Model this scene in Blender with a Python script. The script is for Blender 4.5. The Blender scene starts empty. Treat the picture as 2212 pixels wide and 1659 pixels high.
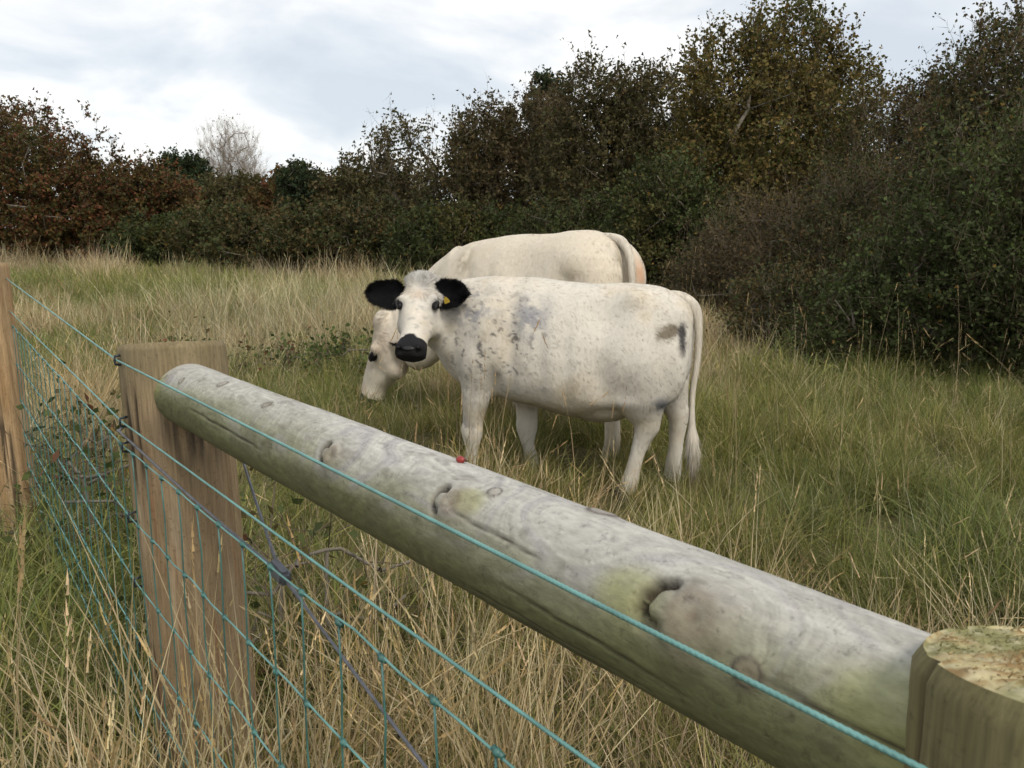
import bpy, bmesh, math, random
import numpy as np
from mathutils import Vector, Matrix

rng = np.random.default_rng(7)
random.seed(7)
R = np.radians
scene = bpy.context.scene
C = scene.collection

# ------------------------------------------------------------------ camera
cam_d = bpy.data.cameras.new('camera')
cam = bpy.data.objects.new('camera', cam_d); C.objects.link(cam)
cam.location = (0, 0, 1.45)
cam.rotation_euler = (R(90 - 10.55), 0, 0)
cam_d.sensor_width = 36.0
cam_d.lens = 36.0 * 1820 / 2212
cam_d.clip_start = 0.02
cam_d.clip_end = 2000
cam_d.dof.use_dof = True
cam_d.dof.focus_distance = 4.2
cam_d.dof.aperture_fstop = 26
scene.camera = cam

# ------------------------------------------------------------------ sky, sun, exposure
SUN_EL, SUN_AZ = R(47), R(150)          # azimuth measured from +Y towards +X
w = bpy.data.worlds.new('World'); scene.world = w; w.use_nodes = True
nt = w.node_tree; nt.nodes.clear()
def N(nt, t, **kw):
    n = nt.nodes.new(t)
    for k, v in kw.items(): setattr(n, k, v)
    return n
out = N(nt, 'ShaderNodeOutputWorld'); bg = N(nt, 'ShaderNodeBackground')
bg.inputs['Strength'].default_value = 1.0
sky = N(nt, 'ShaderNodeTexSky', sky_type='NISHITA'); sky.sun_disc = False
sky.sun_elevation = SUN_EL; sky.sun_rotation = SUN_AZ
skys = N(nt, 'ShaderNodeVectorMath', operation='SCALE'); skys.inputs['Scale'].default_value = 0.11
nt.links.new(sky.outputs[0], skys.inputs[0])
tc = N(nt, 'ShaderNodeTexCoord'); sep = N(nt, 'ShaderNodeSeparateXYZ')
nt.links.new(tc.outputs['Generated'], sep.inputs[0])
zz = N(nt, 'ShaderNodeMath', operation='MAXIMUM'); zz.inputs[1].default_value = 0.0
nt.links.new(sep.outputs['Z'], zz.inputs[0])
za = N(nt, 'ShaderNodeMath', operation='ADD'); za.inputs[1].default_value = 0.32
nt.links.new(zz.outputs[0], za.inputs[0])
dx = N(nt, 'ShaderNodeMath', operation='DIVIDE'); dy = N(nt, 'ShaderNodeMath', operation='DIVIDE')
nt.links.new(sep.outputs['X'], dx.inputs[0]); nt.links.new(za.outputs[0], dx.inputs[1])
nt.links.new(sep.outputs['Y'], dy.inputs[0]); nt.links.new(za.outputs[0], dy.inputs[1])
cmb = N(nt, 'ShaderNodeCombineXYZ')
nt.links.new(dx.outputs[0], cmb.inputs[0]); nt.links.new(dy.outputs[0], cmb.inputs[1])
mp = N(nt, 'ShaderNodeMapping'); mp.inputs['Scale'].default_value = (1.5, 1.5, 1); mp.inputs['Location'].default_value = (3.1, 1.7, 0.4)
mp.inputs['Rotation'].default_value = (0, 0, R(-14))
nt.links.new(cmb.outputs[0], mp.inputs[0])
nz1 = N(nt, 'ShaderNodeTexNoise'); nz1.inputs['Scale'].default_value = 1.35; nz1.inputs['Detail'].default_value = 8
nz1.inputs['Roughness'].default_value = 0.52; nz1.inputs['Distortion'].default_value = 0.35
nt.links.new(mp.outputs[0], nz1.inputs['Vector'])
cr = N(nt, 'ShaderNodeValToRGB')
e = cr.color_ramp.elements
e[0].position = 0.36; e[0].color = (0.47, 0.510, 0.555, 1)
e[1].position = 0.58; e[1].color = (0.74, 0.73, 0.71, 1)
m_ = cr.color_ramp.elements.new(0.47); m_.color = (0.575, 0.598, 0.622, 1)
nt.links.new(nz1.outputs['Fac'], cr.inputs[0])
mix = N(nt, 'ShaderNodeMixRGB'); mix.inputs[0].default_value = 0.90
nt.links.new(skys.outputs[0], mix.inputs[1]); nt.links.new(cr.outputs[0], mix.inputs[2])
nt.links.new(mix.outputs[0], bg.inputs['Color']); nt.links.new(bg.outputs[0], out.inputs['Surface'])

sd = bpy.data.lights.new('sun', 'SUN'); sd.energy = 1.5; sd.angle = R(16); sd.color = (1.0, 0.93, 0.82)
sun = bpy.data.objects.new('sun', sd); C.objects.link(sun)
sdir = Vector((math.sin(SUN_AZ) * math.cos(SUN_EL), math.cos(SUN_AZ) * math.cos(SUN_EL), math.sin(SUN_EL)))
sun.rotation_euler = sdir.to_track_quat('Z', 'Y').to_euler(); sun.location = (8, -12, 20)

scene.view_settings.view_transform = 'Standard'; scene.view_settings.look = 'None'
scene.view_settings.exposure = 0.6; scene.view_settings.gamma = 1.0
scene.render.film_transparent = False
scene.cycles.use_denoising = True
scene.cycles.use_adaptive_sampling = True; scene.cycles.adaptive_threshold = .03; scene.cycles.max_bounces = 4; scene.cycles.diffuse_bounces = 2; scene.cycles.glossy_bounces = 2
scene.cycles.transmission_bounces = 3; scene.cycles.transparent_max_bounces = 6

# ------------------------------------------------------------------ helpers
def hash3(i, j, k, seed):
    n = (i * 374761393 + j * 668265263 + k * 1440662683 + seed * 974634777) & 0xffffffff
    n = ((n ^ (n >> 15)) * 739982445) & 0xffffffff
    n = ((n ^ (n >> 12)) * 695872825) & 0xffffffff
    n = (n ^ (n >> 15)) & 0xffffffff
    return n / 4294967295.0
def vnoise(p, seed=0):
    p = np.asarray(p, float); f = np.floor(p); t = p - f; t = t * t * (3 - 2 * t)
    i = f.astype(np.int64); r = 0
    for a in (0, 1):
        for b in (0, 1):
            for c in (0, 1):
                wgt = (t[:, 0] if a else 1 - t[:, 0]) * (t[:, 1] if b else 1 - t[:, 1]) * (t[:, 2] if c else 1 - t[:, 2])
                r = r + wgt * hash3(i[:, 0] + a, i[:, 1] + b, i[:, 2] + c, seed)
    return r
def fbm(p, o=4, seed=0):
    p = np.asarray(p, float); s = 0; a = 0.5; tot = 0
    for k in range(o):
        s = s + a * vnoise(p * 2 ** k, seed + k * 17); tot += a; a *= 0.5
    return s / tot
def sstep(x, a, b):
    t = np.clip((x - a) / (b - a), 0, 1); return t * t * (3 - 2 * t)
def lerp(a, b, t):
    t = np.asarray(t)[:, None]; return a * (1 - t) + b * t

def mesh_obj(name, V, F, mat=None, parent=None, col=None, smooth=True, edges=False):
    me = bpy.data.meshes.new(name)
    V = np.asarray(V, np.float32)
    if isinstance(F, np.ndarray) and F.ndim == 2:
        k = F.shape[1]
        me.vertices.add(len(V)); me.vertices.foreach_set('co', V.ravel())
        me.loops.add(F.size); me.loops.foreach_set('vertex_index', F.astype(np.int32).ravel())
        me.polygons.add(len(F)); me.polygons.foreach_set('loop_start', np.arange(0, F.size, k, dtype=np.int32))
        me.update(calc_edges=True)
    else:
        me.from_pydata([tuple(v) for v in V], [], [tuple(f) for f in F])
    if smooth: me.polygons.foreach_set('use_smooth', np.ones(len(me.polygons), bool))
    if col is not None: set_col(me, col)
    me.update()
    if mat: me.materials.append(mat)
    o = bpy.data.objects.new(name, me); C.objects.link(o)
    if parent: o.parent = parent
    return o
def set_col(me, col):
    col = np.asarray(col, np.float32)
    if col.shape[1] == 3: col = np.hstack([col, np.ones((len(col), 1), np.float32)])
    a = me.color_attributes.new('Col', 'FLOAT_COLOR', 'POINT'); a.data.foreach_set('color', col.ravel())
def empty(name, loc=(0, 0, 0), rz=0, parent=None):
    o = bpy.data.objects.new(name, None); C.objects.link(o); o.location = loc; o.rotation_euler = (0, 0, rz)
    o.empty_display_size = 0.1
    if parent: o.parent = parent
    return o
def tag(o, label=None, cat=None, group=None, kind=None):
    if label: o['label'] = label
    if cat: o['category'] = cat
    if group: o['group'] = group
    if kind: o['kind'] = kind
    return o

def mat_new(name):
    m = bpy.data.materials.new(name); m.use_nodes = True
    t = m.node_tree; t.nodes.clear()
    o = N(t, 'ShaderNodeOutputMaterial'); b = N(t, 'ShaderNodeBsdfPrincipled')
    t.links.new(b.outputs[0], o.inputs[0])
    return m, t, b, o
def mat_plain(name, col, rough=0.6, metal=0.0, noise=0.0, scale=30, bump=0.0, spec=0.5):
    m, t, b, o = mat_new(name)
    b.inputs['Roughness'].default_value = rough; b.inputs['Metallic'].default_value = metal
    b.inputs['Specular IOR Level'].default_value = spec
    b.inputs['Base Color'].default_value = (*col, 1)
    if noise or bump:
        tcn = N(t, 'ShaderNodeTexCoord'); nz = N(t, 'ShaderNodeTexNoise'); nz.inputs['Scale'].default_value = scale; nz.inputs['Detail'].default_value = 5
        t.links.new(tcn.outputs['Object'], nz.inputs['Vector'])
        if noise:
            rp = N(t, 'ShaderNodeValToRGB')
            rp.color_ramp.elements[0].color = (*[c * (1 - noise) for c in col], 1); rp.color_ramp.elements[0].position = .3
            rp.color_ramp.elements[1].color = (*[min(1, c * (1 + noise)) for c in col], 1); rp.color_ramp.elements[1].position = .7
            t.links.new(nz.outputs['Fac'], rp.inputs[0]); t.links.new(rp.outputs[0], b.inputs['Base Color'])
        if bump:
            bp = N(t, 'ShaderNodeBump'); bp.inputs['Strength'].default_value = bump; bp.inputs['Distance'].default_value = 0.01
            t.links.new(nz.outputs['Fac'], bp.inputs['Height']); t.links.new(bp.outputs[0], b.inputs['Normal'])
    return m
def mat_vcol(name, rough=0.7, noise=0.15, scale=(40, 40, 40), bump=0.2, dist=0.003, spec=0.3, fleck=0.0):
    """vertex colour times fine noise, with a little bump"""
    m, t, b, o = mat_new(name)
    b.inputs['Roughness'].default_value = rough; b.inputs['Specular IOR Level'].default_value = spec
    at = N(t, 'ShaderNodeAttribute', attribute_name='Col')
    tcn = N(t, 'ShaderNodeTexCoord'); mpn = N(t, 'ShaderNodeMapping'); mpn.inputs['Scale'].default_value = scale
    nz = N(t, 'ShaderNodeTexNoise'); nz.inputs['Scale'].default_value = 1; nz.inputs['Detail'].default_value = 6; nz.inputs['Roughness'].default_value = .65
    t.links.new(tcn.outputs['Object'], mpn.inputs[0]); t.links.new(mpn.outputs[0], nz.inputs['Vector'])
    mr = N(t, 'ShaderNodeMapRange'); mr.inputs['From Min'].default_value = .25; mr.inputs['From Max'].default_value = .75
    mr.inputs['To Min'].default_value = 1 - noise; mr.inputs['To Max'].default_value = 1 + noise
    t.links.new(nz.outputs['Fac'], mr.inputs[0])
    mu = N(t, 'ShaderNodeVectorMath', operation='SCALE'); t.links.new(at.outputs['Color'], mu.inputs[0]); t.links.new(mr.outputs[0], mu.inputs['Scale'])
    csock = mu.outputs[0]
    if fleck:      # small dark specks of mould and grit
        n2 = N(t, 'ShaderNodeTexNoise'); n2.inputs['Scale'].default_value = 95; n2.inputs['Detail'].default_value = 5; n2.inputs['Roughness'].default_value = .7
        t.links.new(tcn.outputs['Object'], n2.inputs['Vector'])
        r2 = N(t, 'ShaderNodeMapRange'); r2.inputs['From Min'].default_value = .56; r2.inputs['From Max'].default_value = .70; r2.inputs['To Min'].default_value = 1.0; r2.inputs['To Max'].default_value = 1 - fleck
        t.links.new(n2.outputs['Fac'], r2.inputs[0]); m2 = N(t, 'ShaderNodeVectorMath', operation='SCALE'); t.links.new(csock, m2.inputs[0]); t.links.new(r2.outputs[0], m2.inputs['Scale']); csock = m2.outputs[0]
    t.links.new(csock, b.inputs['Base Color'])
    if bump:
        bp = N(t, 'ShaderNodeBump'); bp.inputs['Strength'].default_value = bump; bp.inputs['Distance'].default_value = dist
        t.links.new(nz.outputs['Fac'], bp.inputs['Height']); t.links.new(bp.outputs[0], b.inputs['Normal'])
    return m
def mat_leaf(name, trans=0.3, rough=0.5, inst=False, spec=0.3):
    m = bpy.data.materials.new(name); m.use_nodes = True; t = m.node_tree; t.nodes.clear()
    o = N(t, 'ShaderNodeOutputMaterial'); b = N(t, 'ShaderNodeBsdfPrincipled'); tr = N(t, 'ShaderNodeBsdfTranslucent')
    b.inputs['Roughness'].default_value = rough; b.inputs['Specular IOR Level'].default_value = spec
    at = N(t, 'ShaderNodeAttribute', attribute_name='Col'); csock = at.outputs['Color']
    if inst:
        ai = N(t, 'ShaderNodeAttribute', attribute_name='tint'); ai.attribute_type = 'INSTANCER'
        mu = N(t, 'ShaderNodeVectorMath', operation='MULTIPLY')
        t.links.new(csock, mu.inputs[0]); t.links.new(ai.outputs['Vector'], mu.inputs[1]); csock = mu.outputs[0]
    t.links.new(csock, b.inputs['Base Color']); t.links.new(csock, tr.inputs['Color'])
    mx = N(t, 'ShaderNodeMixShader'); mx.inputs[0].default_value = trans
    t.links.new(b.outputs[0], mx.inputs[1]); t.links.new(tr.outputs[0], mx.inputs[2]); t.links.new(mx.outputs[0], o.inputs[0])
    return m

def frames(P):
    P = np.asarray(P, float); T = np.gradient(P, axis=0); T /= np.linalg.norm(T, axis=1)[:, None] + 1e-12
    return T
def spline(P, n):
    """Catmull-Rom through rows of P (any width), n samples"""
    P = np.asarray(P, float); m = len(P)
    if m == 2:
        t = np.linspace(0, 1, n)[:, None]; return P[0] * (1 - t) + P[1] * t
    Q = np.vstack([2 * P[0] - P[1], P, 2 * P[-1] - P[-2]])
    u = np.linspace(0, m - 1 - 1e-9, n); i = u.astype(int); t = (u - i)[:, None]
    a, b, c, d = Q[i], Q[i + 1], Q[i + 2], Q[i + 3]
    return 0.5 * ((2 * b) + (c - a) * t + (2 * a - 5 * b + 4 * c - d) * t ** 2 + (3 * b - a - 3 * c + d) * t ** 3)
def tube(P, r, k=8, up=(0, 0, 1), r2=None, caps=True):
    """tube of k sides; r in the plane of (T x side), r2 sideways; returns V, F(list)"""
    P = np.asarray(P, float); n = len(P); r = np.broadcast_to(np.asarray(r, float), (n,)); r2 = r if r2 is None else np.broadcast_to(np.asarray(r2, float), (n,))
    T = frames(P); up = np.asarray(up, float)
    S = np.cross(T, up); bad = np.linalg.norm(S, axis=1) < 1e-3
    S[bad] = np.cross(T[bad], (1, 0.1, 0.0)); S /= np.linalg.norm(S, axis=1)[:, None]
    U = np.cross(S, T)
    a = np.arange(k) * 2 * math.pi / k
    V = P[:, None, :] + S[:, None, :] * (np.cos(a)[None, :, None] * r2[:, None, None]) + U[:, None, :] * (np.sin(a)[None, :, None] * r[:, None, None])
    V = V.reshape(-1, 3); F = []
    for i in range(n - 1):
        for j in range(k):
            F.append((i * k + j, i * k + (j + 1) % k, (i + 1) * k + (j + 1) % k, (i + 1) * k + j))
    if caps:
        F.append(tuple(range(k - 1, -1, -1))); F.append(tuple((n - 1) * k + j for j in range(k)))
    return V, F
class MB:
    def __init__(s): s.V = []; s.F = []; s.n = 0
    def add(s, V, F):
        V = np.asarray(V, float); s.V.append(V)
        s.F += [tuple(int(i) + s.n for i in f) for f in F]; s.n += len(V); return s
    def ball(s, c, r, k=8, rings=5, ax=None):
        V = []; F = []
        r = np.broadcast_to(np.asarray(r, float), (3,))
        for i in range(rings + 1):
            ph = math.pi * i / rings
            for j in range(k):
                th = 2 * math.pi * j / k
                V.append((math.sin(ph) * math.cos(th), math.sin(ph) * math.sin(th), math.cos(ph)))
        for i in range(rings):
            for j in range(k):
                F.append((i * k + j, (i + 1) * k + j, (i + 1) * k + (j + 1) % k, i * k + (j + 1) % k))
        V = np.array(V) * r
        if ax is not None: V = V @ np.asarray(ax, float)
        return s.add(V + np.asarray(c, float), F)
    def build(s, name, mat, parent=None, smooth=True):
        return mesh_obj(name, np.vstack(s.V), s.F, mat, parent, smooth=smooth)

# ------------------------------------------------------------------ ground
gm, t, b, o = mat_new('soil_and_thatch')
tcn = N(t, 'ShaderNodeTexCoord'); nz = N(t, 'ShaderNodeTexNoise'); nz.inputs['Scale'].default_value = 2.2; nz.inputs['Detail'].default_value = 10; nz.inputs['Roughness'].default_value = .7
t.links.new(tcn.outputs['Object'], nz.inputs['Vector'])
rp = N(t, 'ShaderNodeValToRGB'); el = rp.color_ramp.elements
el[0].position = .3; el[0].color = (.045, .048, .018, 1); el[1].position = .7; el[1].color = (.13, .105, .05, 1)
t.links.new(nz.outputs['Fac'], rp.inputs[0]); t.links.new(rp.outputs[0], b.inputs['Base Color']); b.inputs['Roughness'].default_value = 1
b.inputs['Specular IOR Level'].default_value = .1
def ground_z(x, y):
    return 0.05 * (fbm(np.stack([x * .35, y * .35, x * 0], 1), 3, 5) - .5)
gx = np.concatenate([-np.geomspace(600, 20, 14), np.linspace(-18, 18, 91), np.geomspace(20, 600, 14)])
gy = np.concatenate([-np.geomspace(600, 4, 12), np.linspace(-3, 45, 121), np.geomspace(48, 900, 14)])
XX, YY = np.meshgrid(gx, gy); nx, ny = len(gx), len(gy)
zz_ = ground_z(XX.ravel(), YY.ravel())
GV = np.stack([XX.ravel(), YY.ravel(), zz_], 1)
ii, jj = np.meshgrid(np.arange(nx - 1), np.arange(ny - 1)); base = (jj * nx + ii).ravel()
GF = np.stack([base, base + 1, base + nx + 1, base + nx], 1)
ground = mesh_obj('ground', GV, GF, gm); tag(ground, kind='structure')

# ------------------------------------------------------------------ bushes and trees
leafmat = mat_leaf('bush_leaf', .25, .6, spec=.14)
barkmat = mat_plain('bark', (.15, .13, .10), .9, noise=.35, scale=9, bump=.3)
twigmat_red = mat_plain('twig_bark', (.105, .080, .046), .85, noise=.4, scale=4)
twigmat_grey = mat_plain('twig_bark_grey', (.15, .13, .10), .85, noise=.4, scale=4)

PAL = {
 'haw':   np.array([(.070, .062, .022), (.090, .052, .024), (.052, .060, .020), (.105, .048, .025), (.088, .070, .022), (.046, .054, .020)]),
 'brown': np.array([(.072, .062, .028), (.058, .056, .024), (.082, .064, .030), (.050, .054, .022), (.074, .054, .030)]),
 'olive': np.array([(.105, .088, .028), (.135, .100, .032), (.080, .075, .026), (.150, .105, .040), (.070, .075, .024)]),
 'green': np.array([(.036, .048, .018), (.045, .060, .021), (.034, .040, .017), (.052, .064, .022), (.064, .058, .021)]),
 'dark':  np.array([(.022, .036, .018), (.030, .044, .020), (.020, .030, .016), (.040, .050, .020)]),
 'mix':   np.array([(.060, .060, .026), (.045, .058, .022), (.085, .058, .026), (.070, .062, .026), (.040, .046, .020)]),
 'red':   np.array([(.080, .058, .030), (.070, .050, .028), (.058, .056, .024), (.088, .066, .032)]),
 'berry': np.array([(.070, .085, .030), (.090, .070, .032), (.055, .070, .026), (.050, .066, .024), (.12, .055, .034)]),
 'weed':  np.array([(.060, .095, .026), (.080, .110, .032), (.050, .075, .024)]),
 'grey':  np.array([(.16, .135, .10), (.13, .11, .08), (.19, .165, .125)]),
}
def rand_unit(n):
    v = rng.normal(size=(n, 3)); return v / np.linalg.norm(v, axis=1)[:, None]
def ribbon_twigs(S, E, wd, mid=None):
    """each twig: bent 3-sided sliver from S to E (two segments); V,F arrays"""
    n = len(S); D = E - S; L = np.linalg.norm(D, axis=1)[:, None] + 1e-9; D = D / L
    A = np.cross(D, rand_unit(n)); A /= np.linalg.norm(A, axis=1)[:, None] + 1e-9; B = np.cross(D, A)
    wd = np.broadcast_to(np.asarray(wd, float), (n,))[:, None]
    V = np.concatenate([S + wd * (a * A + b_ * B) for a, b_ in [(1, 0), (-.5, .87), (-.5, -.87)]] + [E], 0); i = np.arange(n)
    return V, np.concatenate([np.stack([i + k * n, i + ((k + 1) % 3) * n, i + 3 * n], 1) for k in range(3)], 0)
def leaves(P, D, size, col, fold=.25, far=False):
    """one folded diamond (2 tris) per leaf; D = pointing direction"""
    n = len(P); D = D / (np.linalg.norm(D, axis=1)[:, None] + 1e-9)
    if far:
        A = np.cross(D, rand_unit(n)); A /= np.linalg.norm(A, axis=1)[:, None] + 1e-9; s = np.broadcast_to(size, (n,))[:, None]; i = np.arange(n)
        return np.concatenate([P - A * s * .42, P + A * s * .42, P + D * s * 1.05]), np.stack([i, i + n, i + 2 * n], 1), np.concatenate([col] * 3)
    A = np.cross(D, rand_unit(n)); A /= np.linalg.norm(A, axis=1)[:, None] + 1e-9; Nn = np.cross(D, A)
    s = np.broadcast_to(size, (n,))[:, None]
    V = np.concatenate([P, P + D * s * .45 + A * s * .34 + Nn * s * fold * .3, P + D * s, P + D * s * .5 - A * s * .34 + Nn * s * fold * .3], 0)
    i = np.arange(n); F = np.concatenate([np.stack([i, i + n, i + 2 * n], 1), np.stack([i, i + 2 * n, i + 3 * n], 1)], 0)
    return V, F, np.concatenate([col] * 4, 0)

def skeleton(tips, base_r, stems, trunk_h):
    """simple space-colonising skeleton; nodes, parents"""
    nodes = []; par = []
    for (sx, sy, h) in stems:
        prev = -1
        for q in range(4):
            nodes.append((sx * q / 3, sy * q / 3, h * q / 3 - .03)); par.append(prev); prev = len(nodes) - 1
    nodes = [np.array(p) for p in nodes]
    c = np.array([0, 0, trunk_h]); order = np.argsort(np.linalg.norm(tips - c, axis=1))
    for ti in order:
        p = tips[ti]; A = np.array(nodes); d = np.linalg.norm(A - p, axis=1) + .35 * np.linalg.norm(A - c, axis=1) * 0
        d = d + np.where(A[:, 2] > p[2] + .1, .4, 0)
        k = int(np.argmin(d)); q = nodes[k]; L = np.linalg.norm(p - q)
        ns = max(1, int(L / .45)); prev = k
        for s_ in range(1, ns + 1):
            f = s_ / ns; m = q * (1 - f) + p * f + (rng.normal(size=3) * .05 * L if s_ < ns else 0)
            m = m + np.array([0, 0, -.06 * L * math.sin(math.pi * f)]); nodes.append(m); par.append(prev); prev = len(nodes) - 1
    return np.array(nodes), np.array(par)

def bush(name, label, cat, x, y, lobes, tips=420, dense=1.06, twigs=5, nleaf=9, lsize=.05, tlen=.38, pal='mix', bark=None, spread=.9,
         shoots=40, shoot_len=.6, group=None, trunk_r=.07, sprout=1.0, stems=4, shell=.45, col_mul=1.0, top_shoots=True, leafless=0.0):
    root = empty(name, (x, y, 0)); tag(root, label, cat, group); tips = int(tips * dense); lsize = lsize * 1.12
    lob = np.array(lobes, float)                 # dx dy z rx ry rz
    vol = lob[:, 3] * lob[:, 5]; pick = rng.choice(len(lob), tips * 2, p=vol / vol.sum())
    u = rand_unit(tips * 2); rr = rng.uniform(shell ** 2, 1, tips * 2) ** .5
    rough = .78 + .5 * fbm(u * 2.3 + lob[pick, :3], 3, 3)
    T = lob[pick, :3] + u * (rr * rough)[:, None] * lob[pick, 3:]
    T = T[T[:, 2] > .12][:tips]
    cen = np.array([lob[:, 0].mean(), lob[:, 1].mean(), lob[:, 2].mean() * .55])
    Dout = T - cen; Dout /= np.linalg.norm(Dout, axis=1)[:, None]
    ext = np.abs(lob[:, :2]).max() + lob[:, 3].max()
    st = [(rng.uniform(-.35, .35) * ext * .6, rng.uniform(-.3, .3) * ext * .6, lob[:, 2].mean() * rng.uniform(.35, .7)) for _ in range(stems)]
    sk = T[rng.choice(len(T), min(len(T), 150), replace=False)]
    Nn, par = skeleton(sk, trunk_r, st, .3)
    cnt = np.ones(len(Nn))
    for i in range(len(Nn) - 1, -1, -1):
        if par[i] >= 0: cnt[par[i]] += cnt[i]
    rad = np.clip(trunk_r * (cnt / cnt.max()) ** .5, .006, None)
    V = []; F = []; n0 = 0; k = 5
    for i in range(len(Nn)):
        if par[i] < 0: continue
        a, b_ = Nn[par[i]], Nn[i]; Vv, Ff = tube([a, b_], [min(rad[par[i]], rad[i] * 1.5), rad[i]], k, up=(.3, .5, .8), caps=False)
        V.append(Vv); F += [tuple(q + n0 for q in f) for f in Ff]; n0 += len(Vv)
    mesh_obj('trunk', np.vstack(V), F, bark or barkmat, root)
    # twigs
    n = len(T); S = np.repeat(T, twigs, 0) + rng.normal(size=(n * twigs, 3)) * .05
    D = np.repeat(Dout, twigs, 0) * .55 + rng.normal(size=(n * twigs, 3)) * spread * .6 + np.array([0, 0, .22])
    D /= np.linalg.norm(D, axis=1)[:, None]
    L = tlen * rng.uniform(.5, 1.3, len(S))
    E_ = S + D * L[:, None]; S0 = S - D * (L * .35)[:, None]
    if top_shoots and shoots:
        hi = np.argsort(-(T[:, 2] + .5 * rng.uniform(size=len(T)) * lob[:, 5].max()))[:shoots * 2]; hi = rng.choice(hi, min(shoots, len(hi)), replace=False)
        Sh = T[hi]; Dh = Dout[hi] * .5 + rng.normal(size=(len(hi), 3)) * .35 + np.array([0, 0, .75]); Dh /= np.linalg.norm(Dh, axis=1)[:, None]
        Lh = shoot_len * rng.uniform(.45, 1.35, len(hi)); Eh = Sh + Dh * Lh[:, None]
        # side twiglets on shoots
        ks = 5; f = rng.uniform(.25, 1, (len(hi), ks, 1)); Ps = (Sh[:, None] + (Eh - Sh)[:, None] * f).reshape(-1, 3)
        Ds = np.repeat(Dh, ks, 0) + rng.normal(size=(len(Ps), 3)) * .7; Ds /= np.linalg.norm(Ds, axis=1)[:, None]; Ls = np.repeat(Lh, ks) * rng.uniform(.15, .4, len(Ps))
        Es = Ps + Ds * Ls[:, None]
    else:
        Sh = Eh = Ps = Es = np.zeros((0, 3)); Ds = Ps; Dh = Ps
    bp_all_S = np.concatenate([S0, Sh, Ps]); bp_all_E = np.concatenate([E_, Eh, Es])
    wd = np.concatenate([np.full(len(S0), .0034), np.full(len(Sh), .0055), np.full(len(Ps), .0028)]) * (lsize / .05) ** .6
    Vt, Ft = ribbon_twigs(bp_all_S, bp_all_E, wd)
    mesh_obj('twigs', Vt, Ft, bark or twigmat_red, root, smooth=False)
    # leaves along twigs and shoots
    m = nleaf; f = rng.uniform(.1, 1.05, (len(S), m, 1)); P = (S[:, None] + (E_ - S)[:, None] * f).reshape(-1, 3)
    LD = np.repeat(D, m, 0) * .6 + rng.normal(size=(len(P), 3)); tipid = np.repeat(np.arange(n), twigs * m)
    keep = rng.uniform(size=len(P)) > leafless * (0.4 + 1.2 * fbm(P * .7, 2, 8))
    P, LD, tipid = P[keep], LD[keep], tipid[keep]
    if len(Ps):
        q = max(1, int(nleaf * .35)); f = rng.uniform(.2, 1.05, (len(Ps), q, 1)); P2 = (Ps[:, None] + (Es - Ps)[:, None] * f).reshape(-1, 3)
        LD2 = np.repeat(Ds, q, 0) * .5 + rng.normal(size=(len(P2), 3)); kp = rng.uniform(size=len(P2)) < sprout
        P2, LD2 = P2[kp], LD2[kp]
        P = np.concatenate([P, P2]); LD = np.concatenate([LD, LD2]); tipid = np.concatenate([tipid, rng.integers(0, n, len(P2))])
    P = P + rng.normal(size=P.shape) * .018 * (lsize / .05)
    pl = PAL[pal]; tn = fbm((P + np.array([x, y, 0])) * .9, 3, 21); sel = np.clip(((tn - .25) / .5 * len(pl) + rng.normal(size=len(P)) * 1.0), 0, len(pl) - 1e-3).astype(int)
    col = pl[sel] * rng.uniform(.78, 1.28, (len(P), 1)) * (.62 + .76 * fbm((P + np.array([x, y, 3])) * 1.3, 3, 23))[:, None] * col_mul * (np.array([1.28, 1.06, .98]) if pal == 'haw' else np.array([1.14, 1.14, 1.0]))
    spark = rng.uniform(size=len(P)) < .012; col[spark] = np.array([.20, .13, .035]) * rng.uniform(.6, 1.2, (spark.sum(), 1))
    Vl, Fl, Cl = leaves(P, LD, lsize * rng.uniform(.6, 1.35, len(P)), col, far=y > 19)
    mesh_obj('crown', Vl, Fl, leafmat, root, col=Cl, smooth=False)
    return root

BU = 'hedge shrubs behind the field'
# ---- left hawthorn group
bush('hawthorn_bush', 'tall round red-brown hawthorn at the left edge of the picture', 'bush', -17.6, 30.5, [(0, 0, 2.7, 4.0, 3.0, 3.0), (-1.5, 0, 3.6, 2.6, 2.4, 2.2), (2.3, -.5, 2.0, 2.4, 2.0, 2.2), (0, -1.5, 1.1, 4.2, 1.5, 1.2)],
     tips=1750, twigs=5, nleaf=9, lsize=.088, tlen=.5, pal='haw', shoots=110, shoot_len=.9, trunk_r=.16, group=BU, sprout=.6)
bush('hawthorn_bush', 'red-brown hawthorn hump just right of the tall left hawthorn', 'bush', -13.3, 31.5, [(0, 0, 2.2, 1.5, 1.4, 1.5), (.9, .2, 1.7, 1.1, 1.0, 1.2), (-1.0, 0, 1.6, 1.2, 1.2, 1.4)],
     tips=520, twigs=5, nleaf=8, lsize=.10, tlen=.42, pal='haw', shoots=40, shoot_len=.7, group=BU, sprout=.5)
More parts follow.
